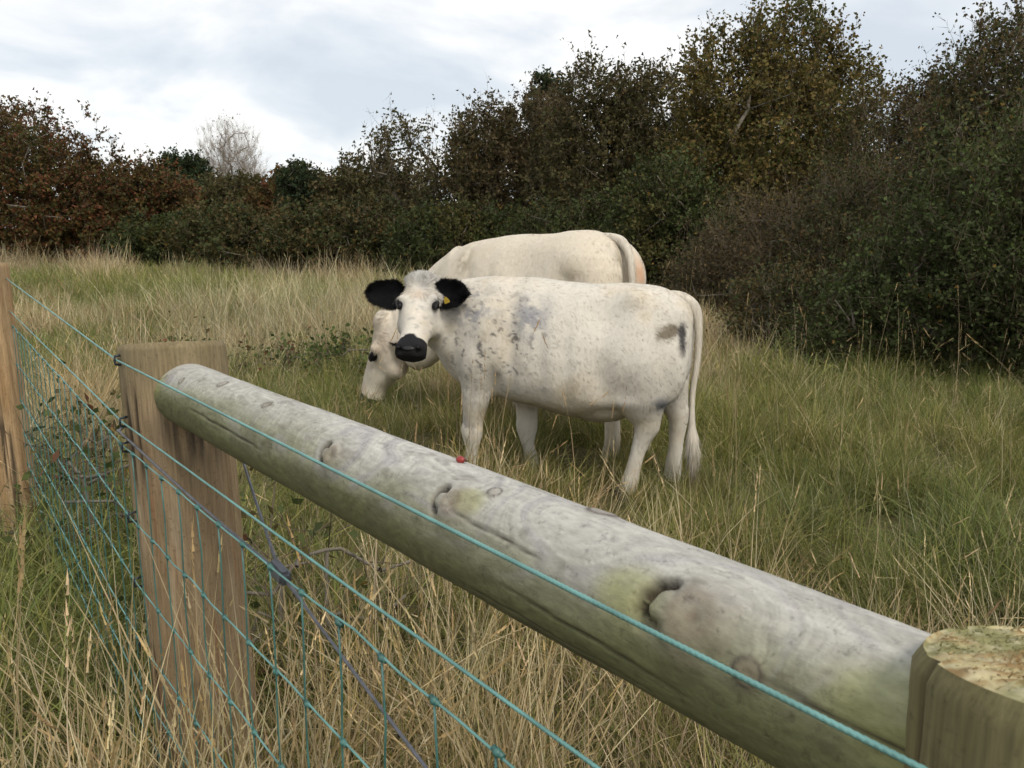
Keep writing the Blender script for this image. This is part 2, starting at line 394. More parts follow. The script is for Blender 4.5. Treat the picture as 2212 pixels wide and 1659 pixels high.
# ---- middle distance
bush('bramble_bush', 'low dark green bramble below the red-brown hump at left', 'bush', -10.2, 27.6, [(0, 0, .8, 1.8, 1.2, 1.0), (-1.7, .3, .9, 1.3, 1.0, .9), (1.6, -.4, .6, 1.2, 1.0, .75)],
     tips=560, twigs=5, nleaf=8, lsize=.085, tlen=.35, pal='green', shoots=20, shoot_len=.4, group=BU)
bush('bramble_bush', 'broad bramble bank with orange-tinged leaves below the bare tree', 'bush', -7.4, 25.4, [(0, 0, .8, 1.9, 1.3, .95), (-1.4, .5, 1.1, 1.4, 1.0, 1.0), (1.7, -.3, .65, 1.3, 1.0, .8)],
     tips=620, twigs=5, nleaf=8, lsize=.08, tlen=.35, pal='mix', shoots=24, shoot_len=.4, group=BU)
bush('bramble_bush', 'brown-green bramble bank left of the spindly bush', 'bush', -4.3, 23.6, [(0, 0, .9, 1.7, 1.2, 1.1), (1.4, -.2, .8, 1.2, 1.0, .95), (-1.4, .4, 1.0, 1.1, .9, 1.0)],
     tips=560, twigs=5, nleaf=8, lsize=.08, tlen=.36, pal='mix', shoots=24, shoot_len=.45, group=BU)
for (x, y, s, pl, lab) in [(-11.6, 37, 1.0, 'brown', 'purple-brown thicket in front of the dark pine tops'), (-8.8, 36, 1.02, 'haw', 'brown thicket under the bare pale tree'),
                           (-6.1, 35, .98, 'brown', 'olive-brown thicket right of the bare pale tree'), (-14.8, 36, .9, 'red', 'dark thicket seen behind the left hawthorn hump')]:
    bush('thicket', lab, 'bush', x, y, [(0, 0, 2.1 * s, 1.9, 1.4, 1.55 * s), (1.2, .3, 1.6 * s, 1.2, 1.1, 1.3 * s), (-1.2, -.2, 1.7 * s, 1.2, 1.1, 1.3 * s)],
         tips=480, twigs=5, nleaf=7, lsize=.11, tlen=.45, pal=pl, shoots=30, shoot_len=.5, group=BU, sprout=.4)
bush('holly_bush', 'small dark green rounded evergreen bush on the skyline', 'bush', -8.1, 33.2, [(0, 0, 2.6, .95, .9, 1.25), (.3, 0, 1.6, 1.1, 1.0, 1.4)],
     tips=420, twigs=5, nleaf=9, lsize=.09, tlen=.3, pal='dark', shoots=0, group=BU)
bush('thicket', 'brown thicket on the skyline between evergreen and spindly bush', 'bush', -5.6, 31.5, [(0, 0, 2.2, 1.5, 1.2, 1.65), (1.3, 0, 2.1, 1.2, 1.1, 1.6)],
     tips=520, twigs=5, nleaf=7, lsize=.1, tlen=.42, pal='brown', shoots=36, shoot_len=.55, group=BU, sprout=.4)
bush('spindly_bush', 'open spindly bush with bare upright branches against bright cloud', 'bush', -3.5, 27.2, [(0, 0, 1.8, 1.4, 1.1, 1.3), (0, 0, 3.4, 1.15, .9, 1.35), (.9, 0, 2.5, .8, .8, 1.0)],
     tips=330, twigs=4, nleaf=5, lsize=.085, tlen=.42, pal='brown', shoots=70, shoot_len=.75, group=BU, sprout=.6, trunk_r=.08, stems=7, leafless=.25)
bush('spindly_bush', 'grey-brown spiky bush between spindly bush and dark hawthorn', 'bush', -1.75, 25.6, [(0, 0, 1.9, 1.2, 1.0, 1.4), (.5, 0, 3.2, .8, .8, 1.0), (.9, -.3, 1.6, 1.0, 1.0, 1.3)],
     tips=430, twigs=5, nleaf=6, lsize=.08, tlen=.42, pal='brown', shoots=70, shoot_len=.8, group=BU, sprout=.6)
# ---- hedge rising to the right
bush('hawthorn_bush', 'dark purple-brown hawthorn behind the left part of grazing cow', 'bush', .0, 23.6, [(0, 0, 2.3, 1.8, 1.5, 1.9), (-.7, 0, 3.5, 1.0, 1.0, 1.2), (.8, 0, 3.6, 1.2, 1.0, 1.35), (0, -.9, 1.1, 1.8, 1.0, 1.1)],
     tips=1000, twigs=5, nleaf=7, lsize=.072, tlen=.42, pal='red', shoots=90, shoot_len=.7, group=BU, sprout=.6)
bush('pine_tree', 'dark pine top poking over the purple-brown hawthorn', 'tree', 1.25, 29.5, [(0, 0, 5.2, .8, .7, 1.2), (.2, 0, 3.6, 1.1, 1.0, 1.5)],
     tips=420, twigs=6, nleaf=10, lsize=.075, tlen=.32, pal='dark', shoots=8, shoot_len=.4, stems=1, trunk_r=.14)
bush('hawthorn_bush', 'dark olive-brown bush behind the standing cow, left of the yellowish one', 'bush', 2.35, 20.6, [(0, 0, 2.5, 1.9, 1.5, 2.0), (-.3, .1, 3.9, 1.2, 1.0, 1.35), (.8, .1, 3.9, 1.0, 1.0, 1.25), (0, -1.0, 1.2, 1.9, 1.0, 1.2)],
     tips=1150, twigs=5, nleaf=8, lsize=.065, tlen=.4, pal='brown', shoots=110, shoot_len=.6, group=BU, sprout=.9)
bush('oak_bush', 'tallest bush, yellowish olive leaves reaching the top of the picture', 'bush', 5.0, 17.0, [(0, 0, 2.6, 2.1, 1.7, 2.1), (-.9, 0, 4.0, 1.05, 1.0, 1.15), (.35, 0, 4.5, 1.05, .9, 1.15), (1.3, .2, 3.7, .95, .9, 1.1), (-.2, -1.0, 1.6, 1.8, 1.0, 1.4), (.2, .3, 3.0, 1.7, 1.1, 1.1)],
     tips=1500, twigs=5, nleaf=9, lsize=.066, tlen=.38, pal='olive', shoots=120, shoot_len=.55, group=BU, sprout=1.0, trunk_r=.11)
bush('thicket', 'brown twiggy bush in the dip of the right skyline', 'bush', 6.7, 14.6, [(0, 0, 2.0, 1.5, 1.2, 1.75), (-.5, -.5, 1.3, 1.3, 1.0, 1.3), (.5, 0, 3.0, .9, .9, 1.0)],
     tips=900, twigs=6, nleaf=7, lsize=.05, tlen=.42, pal='brown', shoots=90, shoot_len=.5, group=BU, sprout=.7)
bush('hawthorn_bush', 'tall dark bush with bare shoots at the upper right corner', 'bush', 6.75, 11.4, [(0, 0, 2.2, 1.5, 1.2, 1.7), (-.2, 0, 3.2, .95, .9, .95), (.9, 0, 3.1, .9, .9, 1.1), (-.6, -.3, 1.6, 1.0, .9, 1.2)],
     tips=1250, twigs=6, nleaf=7, lsize=.045, tlen=.36, pal='mix', shoots=140, shoot_len=.5, group=BU, sprout=.7)
bush('thicket', 'dark thicket seen through the foot of the tallest bush', 'bush', 5.0, 20.4, [(0, 0, 2.2, 1.9, 1.0, 2.0), (1.5, 0, 1.8, 1.4, 1.0, 1.7), (-1.5, .3, 1.9, 1.4, 1.0, 1.8)],
     tips=620, twigs=5, nleaf=8, lsize=.08, tlen=.4, pal='mix', shoots=0, group=BU)
bush('thicket', 'dark thicket behind the gap left of the tallest bush', 'bush', .9, 26.2, [(0, 0, 1.9, 1.9, 1.0, 1.8), (1.8, 0, 1.9, 1.5, 1.0, 1.8)],
     tips=520, twigs=5, nleaf=8, lsize=.09, tlen=.4, pal='brown', shoots=0, group=BU)
bush('thicket', 'dark thicket behind the brown twiggy bush at right', 'bush', 8.1, 17.6, [(0, 0, 1.8, 1.9, 1.0, 1.7), (1.8, -1.5, 1.8, 1.4, 1.0, 1.7)],
     tips=560, twigs=5, nleaf=8, lsize=.07, tlen=.4, pal='mix', shoots=0, group=BU)
# ---- nearer, lower shrubs in front of that hedge
bush('bramble_bush', 'dark green bramble at the hedge foot left of the grazing cow', 'bush', -1.5, 20.6, [(0, 0, .9, 1.4, 1.0, 1.0), (1.2, 0, .8, 1.1, .9, .9)],
     tips=520, twigs=5, nleaf=8, lsize=.07, tlen=.34, pal='green', shoots=20, shoot_len=.35, group=BU)
bush('bramble_bush', 'dark green bramble at the hedge foot right behind the grazing cow', 'bush', 1.2, 18.4, [(0, 0, .9, 1.4, 1.0, 1.0), (1.4, .2, .9, 1.2, .9, 1.0)],
     tips=560, twigs=5, nleaf=8, lsize=.062, tlen=.34, pal='green', shoots=20, shoot_len=.35, group=BU)
bush('holly_bush', 'grey-green leafy bush just above the grazing cow rump', 'bush', 2.75, 15.4, [(0, 0, 1.4, 1.0, .9, 1.15), (.3, -.1, .9, 1.2, .9, .95)],
     tips=620, twigs=5, nleaf=9, lsize=.06, tlen=.3, pal='green', shoots=26, shoot_len=.35, group=BU, col_mul=1.15)
bush('briar_bush', 'low tangle of red-brown twigs right of the cows', 'bush', 3.9, 12.9, [(0, 0, .95, 1.1, .9, .95), (.9, -.2, .8, .9, .8, .8), (-.6, 0, .6, .8, .7, .7)],
     tips=560, twigs=9, nleaf=4, lsize=.042, tlen=.5, pal='red', shoots=60, shoot_len=.5, group=BU, sprout=.4, spread=1.2)
bush('briar_bush', 'brown-green briar tangle just behind the dark leafy bank at right', 'bush', 5.1, 11.7, [(0, 0, 1.2, 1.1, .9, 1.2), (-.6, -.4, .8, .9, .8, .8)],
     tips=620, twigs=7, nleaf=6, lsize=.042, tlen=.42, pal='mix', shoots=60, shoot_len=.5, group=BU, sprout=.5, spread=1.1)
bush('ivy_bank', 'near dark green leafy bank filling the right edge', 'bush', 4.80, 7.9, [(0, 0, 1.2, 1.25, .9, 1.25), (.7, 0, 1.6, 1.0, .9, 1.15), (-.75, .2, .75, .85, .75, .75), (-1.35, .35, .45, .7, .6, .5), (.3, -.5, .8, 1.1, .7, .85)],
     tips=1800, twigs=5, nleaf=9, lsize=.038, tlen=.26, pal='green', shoots=60, shoot_len=.3, group=BU, shell=.5, col_mul=1.15)
bush('bramble_bush', 'small bramble with brown stems at the foot of the dark bank', 'bush', 3.05, 9.6, [(0, 0, .4, .55, .5, .45), (.4, .1, .35, .5, .4, .4)],
     tips=220, twigs=6, nleaf=6, lsize=.04, tlen=.3, pal='mix', shoots=24, shoot_len=.35, group=BU)

LB = 'low bramble clumps in the grass'
bush('bramble_clump', 'bramble with red and green leaves between left and middle fence posts', 'bramble', -1.85, 3.45, [(0, 0, .28, .38, .4, .28), (.35, .2, .22, .32, .35, .22), (-.25, .5, .3, .3, .3, .25)], tips=45, twigs=4, nleaf=3, lsize=.036, tlen=.28, pal='berry', shoots=9, shoot_len=.35, group=LB, trunk_r=.012)
bush('bramble_clump', 'dark brown weedy clump in the field just beyond the middle post', 'bramble', -2.75, 7.3, [(0, 0, .2, .55, .4, .2), (.6, .2, .16, .4, .3, .18)], tips=26, twigs=4, nleaf=4, lsize=.034, tlen=.2, pal='berry', shoots=14, shoot_len=.25, group=LB, trunk_r=.01)
bush('bramble_clump', 'low green weedy clump left of the grazing head', 'bramble', -1.55, 7.9, [(0, 0, .2, .5, .4, .2), (-.5, .2, .18, .4, .3, .18)], tips=40, twigs=4, nleaf=4, lsize=.04, tlen=.2, pal='weed', shoots=8, shoot_len=.2, group=LB, trunk_r=.01)
bush('bramble_clump', 'thin bramble stems arching below the rail beside the middle post', 'bramble', -.62, 2.55, [(0, 0, .3, .3, .3, .25)], tips=26, twigs=3, nleaf=2, lsize=.030, tlen=.26, pal='berry', shoots=5, shoot_len=.3, group=LB, trunk_r=.010)

# ---- distant bare tree and pines
pale = mat_plain('pale_bark', (.25, .215, .175), .9, noise=.2, scale=3)
bush('bare_tree', 'bare pale grey tree standing far off on the skyline', 'tree', -22.5, 69.5, [(0, 0, 6.5, 2.9, 2.6, 3.2), (0, 0, 5.2, 2.6, 2.4, 2.6)],
     tips=800, twigs=8, nleaf=1, lsize=.12, tlen=1.0, pal='grey', bark=pale, shoots=0, stems=1, trunk_r=.22, shell=.25, spread=.6, leafless=1.0)
for (x, y, h, lab) in [(-25.5, 65, 6.9, 'left tip of the two far dark pines beside the bare tree'), (-24.1, 66, 6.9, 'far dark pine right beside the foot of the bare tree')]:
    bush('pine_tree', lab, 'tree', x, y, [(0, 0, h * .8, 1.0, .9, h * .17), (.3, 0, h * .6, 1.5, 1.2, h * .25), (-.3, 0, h * .4, 1.5, 1.2, h * .25)],
         tips=260, twigs=6, nleaf=8, lsize=.17, tlen=.6, pal='dark', shoots=6, shoot_len=.8, stems=1, trunk_r=.2, group='far pines')
for (x, y, hh, lab) in [(-20.5, 45, 1.0, 'far thicket left below the bare tree'), (-15.5, 44, .95, 'far thicket below the bare tree, its right part'), (-10.5, 43, 1.0, 'far thicket behind the small dark evergreen')]:
    bush('thicket', lab, 'bush', x, y, [(0, 0, 2.2 * hh, 2.8, 1.6, 1.9 * hh), (2, 0, 1.8 * hh, 1.6, 1.2, 1.6 * hh), (-2, 0, 1.9 * hh, 1.6, 1.2, 1.7 * hh)],
         tips=420, twigs=5, nleaf=7, lsize=.14, tlen=.5, pal='brown', shoots=20, shoot_len=.5, group=BU, sprout=.3)

# ------------------------------------------------------------------ fence
AX = np.array([-.60877, .79326, -.01195]); C0 = np.array([.44234, .33424, 1.10310])     # rail axis
AXH = AX * np.array([1, 1, 0]); AXH /= np.linalg.norm(AXH)
FN = np.array([-.79332, -.60881, 0.0])                                                    # fence face, camera side
woodmat = mat_vcol('weathered_wood', .85, .16, (60, 60, 60), .35, .002, .2)
postmat = mat_vcol('post_wood', .85, .36, (190, 190, 12), .55, .0022, .2, fleck=.4)
railmat = mat_vcol('rail_wood', .85, .20, (60, 150, 150), .5, .002, .2, fleck=.38)
crackmat = mat_plain('dark_crack', (.03, .025, .02), .95)
def axpt(t): return C0 + AX * t

# --- the rail: displaced cylinder with knots
def build_rail():
    nu, nv = 640, 160
    t0, t1 = .10, 1.99
    tt = t0 + (t1 - t0) * np.linspace(0, 1, nu) ** 1.45
    ph = np.linspace(0, 2 * math.pi, nv, endpoint=False)
    TT, PH = np.meshgrid(tt, ph, indexing='ij'); TT = TT.ravel(); PH = PH.ravel()
    s_ = 1 if np.cross(AX, FN)[2] > 0 else -1
    up = np.cross(AX, FN); up = -up if up[2] < 0 else up; up /= np.linalg.norm(up)
    fn = np.cross(up, AX); fn = -fn if fn @ FN < 0 else fn
    r0 = .070
    circ = np.stack([np.cos(PH), np.sin(PH)], 1) * r0
    q = np.stack([TT, circ[:, 0], circ[:, 1]], 1)
    rad = r0 + .0035 * (fbm(q * np.array([4, 9, 9]), 3, 31) - .5) * 2 + .0012 * (fbm(q * np.array([30, 90, 90]), 3, 32) - .5)
    # base colours: silver-grey weathering on the upper side, algae lower
    upn = np.sin(PH)
    n1 = fbm(q * np.array([3, 10, 10]), 4, 41); n2 = fbm(q * np.array([9, 40, 40]), 4, 42); n3 = fbm(q * np.array([40, 260, 260]), 3, 43)
    silver = np.array([.415, .40, .36]); beige = np.array([.30, .295, .22]); olive = np.array([.155, .155, .074]); dark = np.array([.095, .082, .046])
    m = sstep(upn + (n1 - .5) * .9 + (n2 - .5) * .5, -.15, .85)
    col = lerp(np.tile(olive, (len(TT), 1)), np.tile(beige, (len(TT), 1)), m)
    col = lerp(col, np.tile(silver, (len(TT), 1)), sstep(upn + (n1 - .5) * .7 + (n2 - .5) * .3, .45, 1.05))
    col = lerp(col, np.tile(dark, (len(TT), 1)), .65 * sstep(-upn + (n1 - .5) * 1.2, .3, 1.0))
    # grain swirl: warp field of rings around knots, seen as purple-grey bands on the upper side
    knots = [(1.067, 38, .025, 1.1), (.767, 43, .027, 1.1), (.414, 39, .036, 1.35), (1.374, 66, .011, .5), (.725, 70, .009, .3), (.353, 22, .012, .7), (.60, 108, .018, .5), (1.62, 72, .013, .5), (1.80, 48, .010, .4)]
    swirl = TT * 9 + (fbm(q * np.array([3.2, 7, 7]), 3, 51) - .5) * 9 + upn * 1.2
    for (kt, kp, kr, ka) in knots:
        dt = TT - kt; dp = (PH - R(kp) + math.pi) % (2 * math.pi) - math.pi
        d = np.sqrt((dt / 1.5) ** 2 + (dp * r0) ** 2)
        swirl += 2.2 * ka * np.exp(-(d / (kr * 2.2)) ** 2)
    band = np.abs((swirl % 1.6) / 1.6 - .5) * 2
    fine = fbm(np.stack([swirl * 9, PH * 1.5, TT * 2], 1), 3, 53); fine2 = fbm(np.stack([swirl * 26, PH * 4, TT * 6], 1), 2, 54)
    bm_ = sstep(band + (n2 - .5) * 1.1, .55, 1.0) * sstep(upn + (n1 - .5) * .8, .05, .6) * sstep(n1, .38, .56)
    col = lerp(col, np.tile(np.array([.28, .265, .27]), (len(TT), 1)), .55 * bm_)
    col *= (.86 + .28 * n3)[:, None] * (.84 + .32 * n2)[:, None] * (.78 + .44 * fine)[:, None] * (.86 + .28 * fine2)[:, None]
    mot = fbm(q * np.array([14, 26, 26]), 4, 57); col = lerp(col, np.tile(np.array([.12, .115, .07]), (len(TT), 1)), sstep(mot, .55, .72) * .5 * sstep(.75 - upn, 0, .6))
    # lichen green
    for (lt, lp, lr) in [(.485, 33, .050), (.25, 34, .06), (.19, 22, .05), (.745, 52, .03), (1.93, 20, .05)]:
        dt = TT - lt; dp = (PH - R(lp) + math.pi) % (2 * math.pi) - math.pi
        g = sstep(np.exp(-((dt / (lr)) ** 2 + (dp * r0 / (lr * .75)) ** 2)) * (.5 + n2 * 1.0), .25, .9)
        col = lerp(col, np.tile(np.array([.27, .275, .085]), (len(TT), 1)), g * .55)
    # knots: collar, hollow and bark scab
    for (kt, kp, kr, ka) in knots:
        dt = TT - kt; dp = ((PH - R(kp) + math.pi) % (2 * math.pi) - math.pi) * r0
        wob = 1 + .5 * (fbm(np.stack([dt * 60, dp * 60, dt * 0 + kt], 1), 2, 61) - .5)
        d = np.sqrt((dt / 1.25) ** 2 + dp ** 2) / (kr * wob)
        rad += .007 * ka * np.exp(-((d - .2) / .8) ** 2) - .004 * ka * np.exp(-(d / .35) ** 2)
        rings = .5 + .5 * np.cos(d * 14)
        core = np.exp(-(d / .75) ** 2)
        col = lerp(col, np.tile(np.array([.20, .155, .11]), (len(TT), 1)), np.clip(core * (.55 + .35 * rings) * min(1, ka + .2), 0, 1))
        if kr > .02:
            # torn crescent on the far side of the knot
            sd_ = np.sqrt(((dt - kr * .95) / 1.0) ** 2 + (dp + kr * .1) ** 2) / (kr * wob)
            cres = 1.2 * np.exp(-((sd_ - .55) / .17) ** 2) * sstep(dt, kr * .5, kr * 1.1) * (.35 + .65 * sstep(n2 + .6 * (fine2 - .5), .30, .50))
            rad -= .009 * cres * ka
            col = lerp(col, np.tile(np.array([.045, .032, .02]), (len(TT), 1)), np.clip(cres * 1.1, 0, 1) * .95)
        else:
            ringm = np.exp(-((d - .8) / .16) ** 2) * .8
            col = lerp(col, np.tile(np.array([.07, .055, .045]), (len(TT), 1)), ringm)
    # drying cracks running along the grain
    for (a0, a1, p0, p1) in [(.13, .35, 16, 21), (.40, .66, -16, -4), (.60, .76, 30, 37), (.45, .75, -35, -28), (1.3, 1.7, 5, 12)]:
        f = np.clip((TT - a0) / (a1 - a0), 0, 1); pc = R(p0 + (p1 - p0) * f) + .05 * (vnoise(np.stack([TT * 25, TT * 0, TT * 0], 1), 71) - .5)
        dp = ((PH - pc + math.pi) % (2 * math.pi) - math.pi) * r0
        on = ((TT > a0) & (TT < a1)) * np.sin(f * math.pi) ** .4
        g = np.exp(-(dp / .0016) ** 2) * on
        rad -= .003 * g; col = lerp(col, np.tile(np.array([.04, .03, .022]), (len(TT), 1)), g * .9)
    # dark flecks
    fl = sstep(fbm(q * np.array([28, 60, 60]), 3, 81), .68, .76); col = lerp(col, np.tile(np.array([.07, .055, .035]), (len(TT), 1)), fl * .3)
    P = np.stack([TT, np.cos(PH) * rad, np.sin(PH) * rad], 1)
    i, j = np.meshgrid(np.arange(nu - 1), np.arange(nv), indexing='ij'); i = i.ravel(); j = j.ravel(); j2 = (j + 1) % nv
    F = np.stack([i * nv + j, (i + 1) * nv + j, (i + 1) * nv + j2, i * nv + j2], 1)
    o = mesh_obj('fence_rail', P, F, railmat, col=col); Mx = np.eye(4); Mx[:3, 0] = AX / np.linalg.norm(AX); Mx[:3, 1] = fn; Mx[:3, 2] = up; Mx[:3, 3] = C0; o.matrix_world = Matrix(Mx.tolist())
    tag(o, 'thick round weathered wooden rail running across between the two near posts', 'rail')
    return fn, up
RFN, RUP = build_rail()

def build_post(name, label, base, top_z, rad, lean, seed, palette, top_tilt=(0, 0), rough_top=.0, fuzz=False, nz=200, nv=120, stain=None, square=0.0, z0=-.05):
    """round or squared post standing at base; lean = (dx, dy) from ground to top"""
    root = empty(name, (base[0], base[1], 0)); tag(root, label, 'fence post', 'fence posts')
    z = np.linspace(z0, 1, nz) * top_z; z[0] = z0
    ph = np.linspace(0, 2 * math.pi, nv, endpoint=False)
    Z, PH = np.meshgrid(z, ph, indexing='ij'); Z = Z.ravel(); PH = PH.ravel()
    cx = np.cos(PH); sy = np.sin(PH)
    prof = 1.0
    if square: prof = 1 / (np.abs(np.cos(PH)) ** 8 + np.abs(np.sin(PH)) ** 8) ** (1 / 8) * square + (1 - square)
    q = np.stack([cx * rad, sy * rad, Z], 1)
    n1 = fbm(q * np.array([34, 34, 2.6]), 4, seed); n2 = fbm(q * np.array([150, 150, 6]), 4, seed + 5); n3 = fbm(q * np.array([7, 7, 4]), 3, seed + 9)
    r = rad * prof + .005 * (n3 - .5) + .005 * (n2 - .5) - .006 * sstep(Z, top_z - .012, top_z) * (.4 + n2)
    crack = sstep(fbm(q * np.array([38, 38, 1.2]), 3, seed + 13), .645, .70) * sstep(fbm(q * np.array([4, 4, 3]), 2, seed + 15), .42, .58)
    r = r - .004 * crack
    a, b_, c, d = [np.array(k) for k in palette]
    col = lerp(np.tile(a, (len(Z), 1)), np.tile(b_, (len(Z), 1)), sstep(n1, .25, .75))
    col = lerp(col, np.tile(c, (len(Z), 1)), sstep(n2 * .6 + n3 * .4, .48, .70) * .7)
    col = lerp(col, np.tile(d, (len(Z), 1)), sstep(Z + .12 * (n3 - .5), top_z - .22, top_z) * .6)
    col = lerp(col, np.tile(np.array([.05, .035, .022]), (len(Z), 1)), crack * .9)
    if stain is not None: col = stain(col, PH, Z, n1, n2, n3)
    ztop = top_z + rad * (cx * top_tilt[0] + sy * top_tilt[1])
    Zs = np.where(Z > 0, Z * ztop / top_z, Z)
    f = Zs / top_z
    P = np.stack([lean[0] * f + cx * r, lean[1] * f + sy * r, Zs], 1)
    i, j = np.meshgrid(np.arange(nz - 1), np.arange(nv), indexing='ij'); i = i.ravel(); j = j.ravel(); j2 = (j + 1) % nv
    F = np.stack([i * nv + j, i * nv + j2, (i + 1) * nv + j2, (i + 1) * nv + j], 1)
    mesh_obj('post_shaft', P, F, postmat, root, col=col)
    # sawn top as a disc of its own
    nr = 60; rr = np.linspace(1, 0, nr); last = P[-nv:]; cen = last.mean(0)
    T = (cen + (last - cen)[None] * rr[:, None, None]).reshape(-1, 3)
    qq = T * 1.0; saw = fbm(qq * np.array([60, 190, 1]) @ np.array([[.8, .6, 0], [-.6, .8, 0], [0, 0, 1]]), 4, seed + 20); fib = fbm(qq * 120, 3, seed + 22)
    edge = np.repeat(rr, nv)
    T[:, 2] += rough_top * ((saw - .5) * 2 + (fib - .5)) * sstep(1 - edge, 0, .08) + .0005 - rough_top * .8 * sstep(edge, .9, 1)
    T[:nv] = last
    ca, cb, cc = np.array([.56, .47, .27]), np.array([.34, .22, .10]), np.array([.24, .235, .10])
    tc_ = lerp(np.tile(ca, (len(T), 1)), np.tile(cb, (len(T), 1)), sstep(saw, .48, .66)); tc_ = lerp(tc_, np.tile(cc, (len(T), 1)), sstep(fbm(qq * 22, 3, seed + 25), .48, .65) * .8)
    tc_ = lerp(tc_, np.tile(np.array([.60, .53, .36]), (len(T), 1)), sstep(fib, .55, .70) * .6) * np.array([.80, .82, .80])
    if not fuzz: tc_ *= np.array([.6, .6, .6])
    i, j = np.meshgrid(np.arange(nr - 1), np.arange(nv), indexing='ij'); i = i.ravel(); j = j.ravel(); j2 = (j + 1) % nv
    F = np.stack([i * nv + j, i * nv + j2, (i + 1) * nv + j2, (i + 1) * nv + j], 1)
    mesh_obj('sawn_top', T, F, woodmat, root, col=tc_)
    if fuzz:   # torn wood fibres on the chainsawn top
        n = 7000; k = rng.integers(nv * 3, len(T), n); S = T[k] + rng.normal(size=(n, 3)) * .0015
        D = np.array([.55, -.25, .25]) + rng.normal(size=(n, 3)) * .35; D /= np.linalg.norm(D, axis=1)[:, None]
        ln = rng.uniform(.0015, .0055, n)[:, None]; W = np.cross(D, rand_unit(n)); W /= np.linalg.norm(W, axis=1)[:, None]
        V = np.concatenate([S - W * .0007, S + W * .0007, S + D * ln]); i = np.arange(n)
        cf = tc_[k] * rng.uniform(.75, 1.35, (n, 1)); cf = np.concatenate([cf] * 3)
        fo = mesh_obj('wood_fibres', V, np.stack([i, i + n, i + 2 * n], 1), leafmat, root, col=cf, smooth=False); tag(fo, kind='stuff')
    return root

PM = axpt(2.035)           # centre of the middle post at rail height
tan_pal = [(.27, .19, .108), (.325, .24, .146), (.215, .148, .085), (.18, .155, .085)]
def mid_stain(col, PH, Z, n1, n2, n3):
    # wet stain under the rail end, rust-red weep marks, pale washed strips
    a = math.atan2(-AX[1], -AX[0]); dp = (PH - a + math.pi) % (2 * math.pi) - math.pi
    s = np.exp(-(dp / .75) ** 2) * sstep(Z, .84, .98) * sstep(1.06 - Z, 0, .06) * sstep(n1 + n2, .8, 1.1)
    col = lerp(col, np.tile(np.array([.045, .035, .03]), (len(Z), 1)), np.clip(s, 0, 1) * .9)
    pale_ = sstep(n1, .55, .75) * sstep(.9 - Z, 0, .2)
    col = lerp(col, np.tile(np.array([.47, .385, .27]), (len(Z), 1)), pale_ * .4)
    g = sstep(n3 + .2 * n2, .66, .76) * sstep(Z, .62, .95); col = lerp(col, np.tile(np.array([.16, .15, .065]), (len(Z), 1)), g * .6)
    red = sstep(n2, .64, .72) * sstep(.9 - Z, 0, .1); return lerp(col, np.tile(np.array([.26, .085, .035]), (len(Z), 1)), red * .35)
mid = build_post('fence_post', 'stout brown round post at the far end of the thick rail', (PM[0] + .035, PM[1] - .01), 1.185, .118, (-.03, .008), 101, tan_pal,
           top_tilt=(.05, -.125), rough_top=.002, stain=mid_stain, nz=260, nv=150)
PN = axpt(.135)
near_pal = [(.165, .13, .06), (.25, .205, .105), (.085, .058, .03), (.185, .17, .08)]
near = build_post('fence_post', 'rough-sawn fuzzy-topped post in the bottom right corner', (PN[0], PN[1]), 1.196, .118, (0, 0), 202, near_pal, top_tilt=(-.06, -.20), rough_top=.004, fuzz=True, nz=200, nv=160)
PL = np.array([-2.195, 3.687]); dl = np.array([-.5846, .811]); nl = np.array([-.811, -.5846])
PLc = PL + np.array([-.075, -.01])
left = build_post('fence_post', 'pale brown sawn post cut off by the left edge', (PLc[0] + .03, PLc[1]), 1.295, .062, (-.03, .0), 303,
                  [(.34, .22, .11), (.47, .33, .19), (.25, .145, .065), (.36, .25, .14)], top_tilt=(.03, .0), square=1.0, nz=160, nv=80)

# --- wires
wiremat = mat_plain('green_plastic_wire', (.135, .29, .265), .55, noise=.25, scale=18)
wiredark = mat_plain('dark_green_wire', (.055, .155, .135), .42, noise=.3, scale=25)
steelmat = mat_plain('galvanised_cable', (.17, .17, .185), .5, metal=.55, noise=.25, scale=60)
staplemat = mat_plain('staple_steel', (.035, .045, .055), .45, metal=.6, noise=.2, scale=80)
OP = np.array([-.7874, 1.9366, 0]) + FN * .1215 + np.array([.0, .0, 0])        # fence face at the middle post
def fpt(s, z):
    """point on the fence face; s along the fence from the middle post (negative = towards camera), z height"""
    if s <= 0: p = OP + AXH * s
    else: p = np.array([OP[0] + dl[0] * s, OP[1] + dl[1] * s, 0]); z = z + .032 * s
    return np.array([p[0], p[1], z])
S_NEAR, S_FAR = -2.15, 5.2
def wire(name, z, r, mat, parent=None, wob=.0, step=.12, twist=False, seed=1):
    rg = np.random.default_rng(seed); ss = np.arange(S_NEAR, S_FAR, step); ss = np.unique(np.concatenate([ss, [0, 2.31]]))
    P = [fpt(s, z + (rg.normal() * wob if abs(s) > .01 else 0)) for s in ss]
    if twist:
        ss2 = np.concatenate([np.arange(S_NEAR, 0, .0026), np.arange(0, S_FAR, .02)]); mb = MB()
        base = np.array([fpt(s, z) for s in ss2])
        for k in (0, math.pi):
            a = ss2 * 2 * math.pi / .011 + k; off = np.stack([FN[0] * np.cos(a), FN[1] * np.cos(a), np.sin(a)], 1) * r * .18
            V, F = tube(base + off, r * .86, 6); mb.add(V, F)
        return mb.build(name, mat, parent)
    V, F = tube(P, r, 7); return mesh_obj(name, V, F, mat, parent)
top_wire = wire('line_wire', 1.157, .0022, wiremat, twist=True); tag(top_wire, 'topmost green fence wire crossing in front of the rail', 'wire', 'plain line wires')
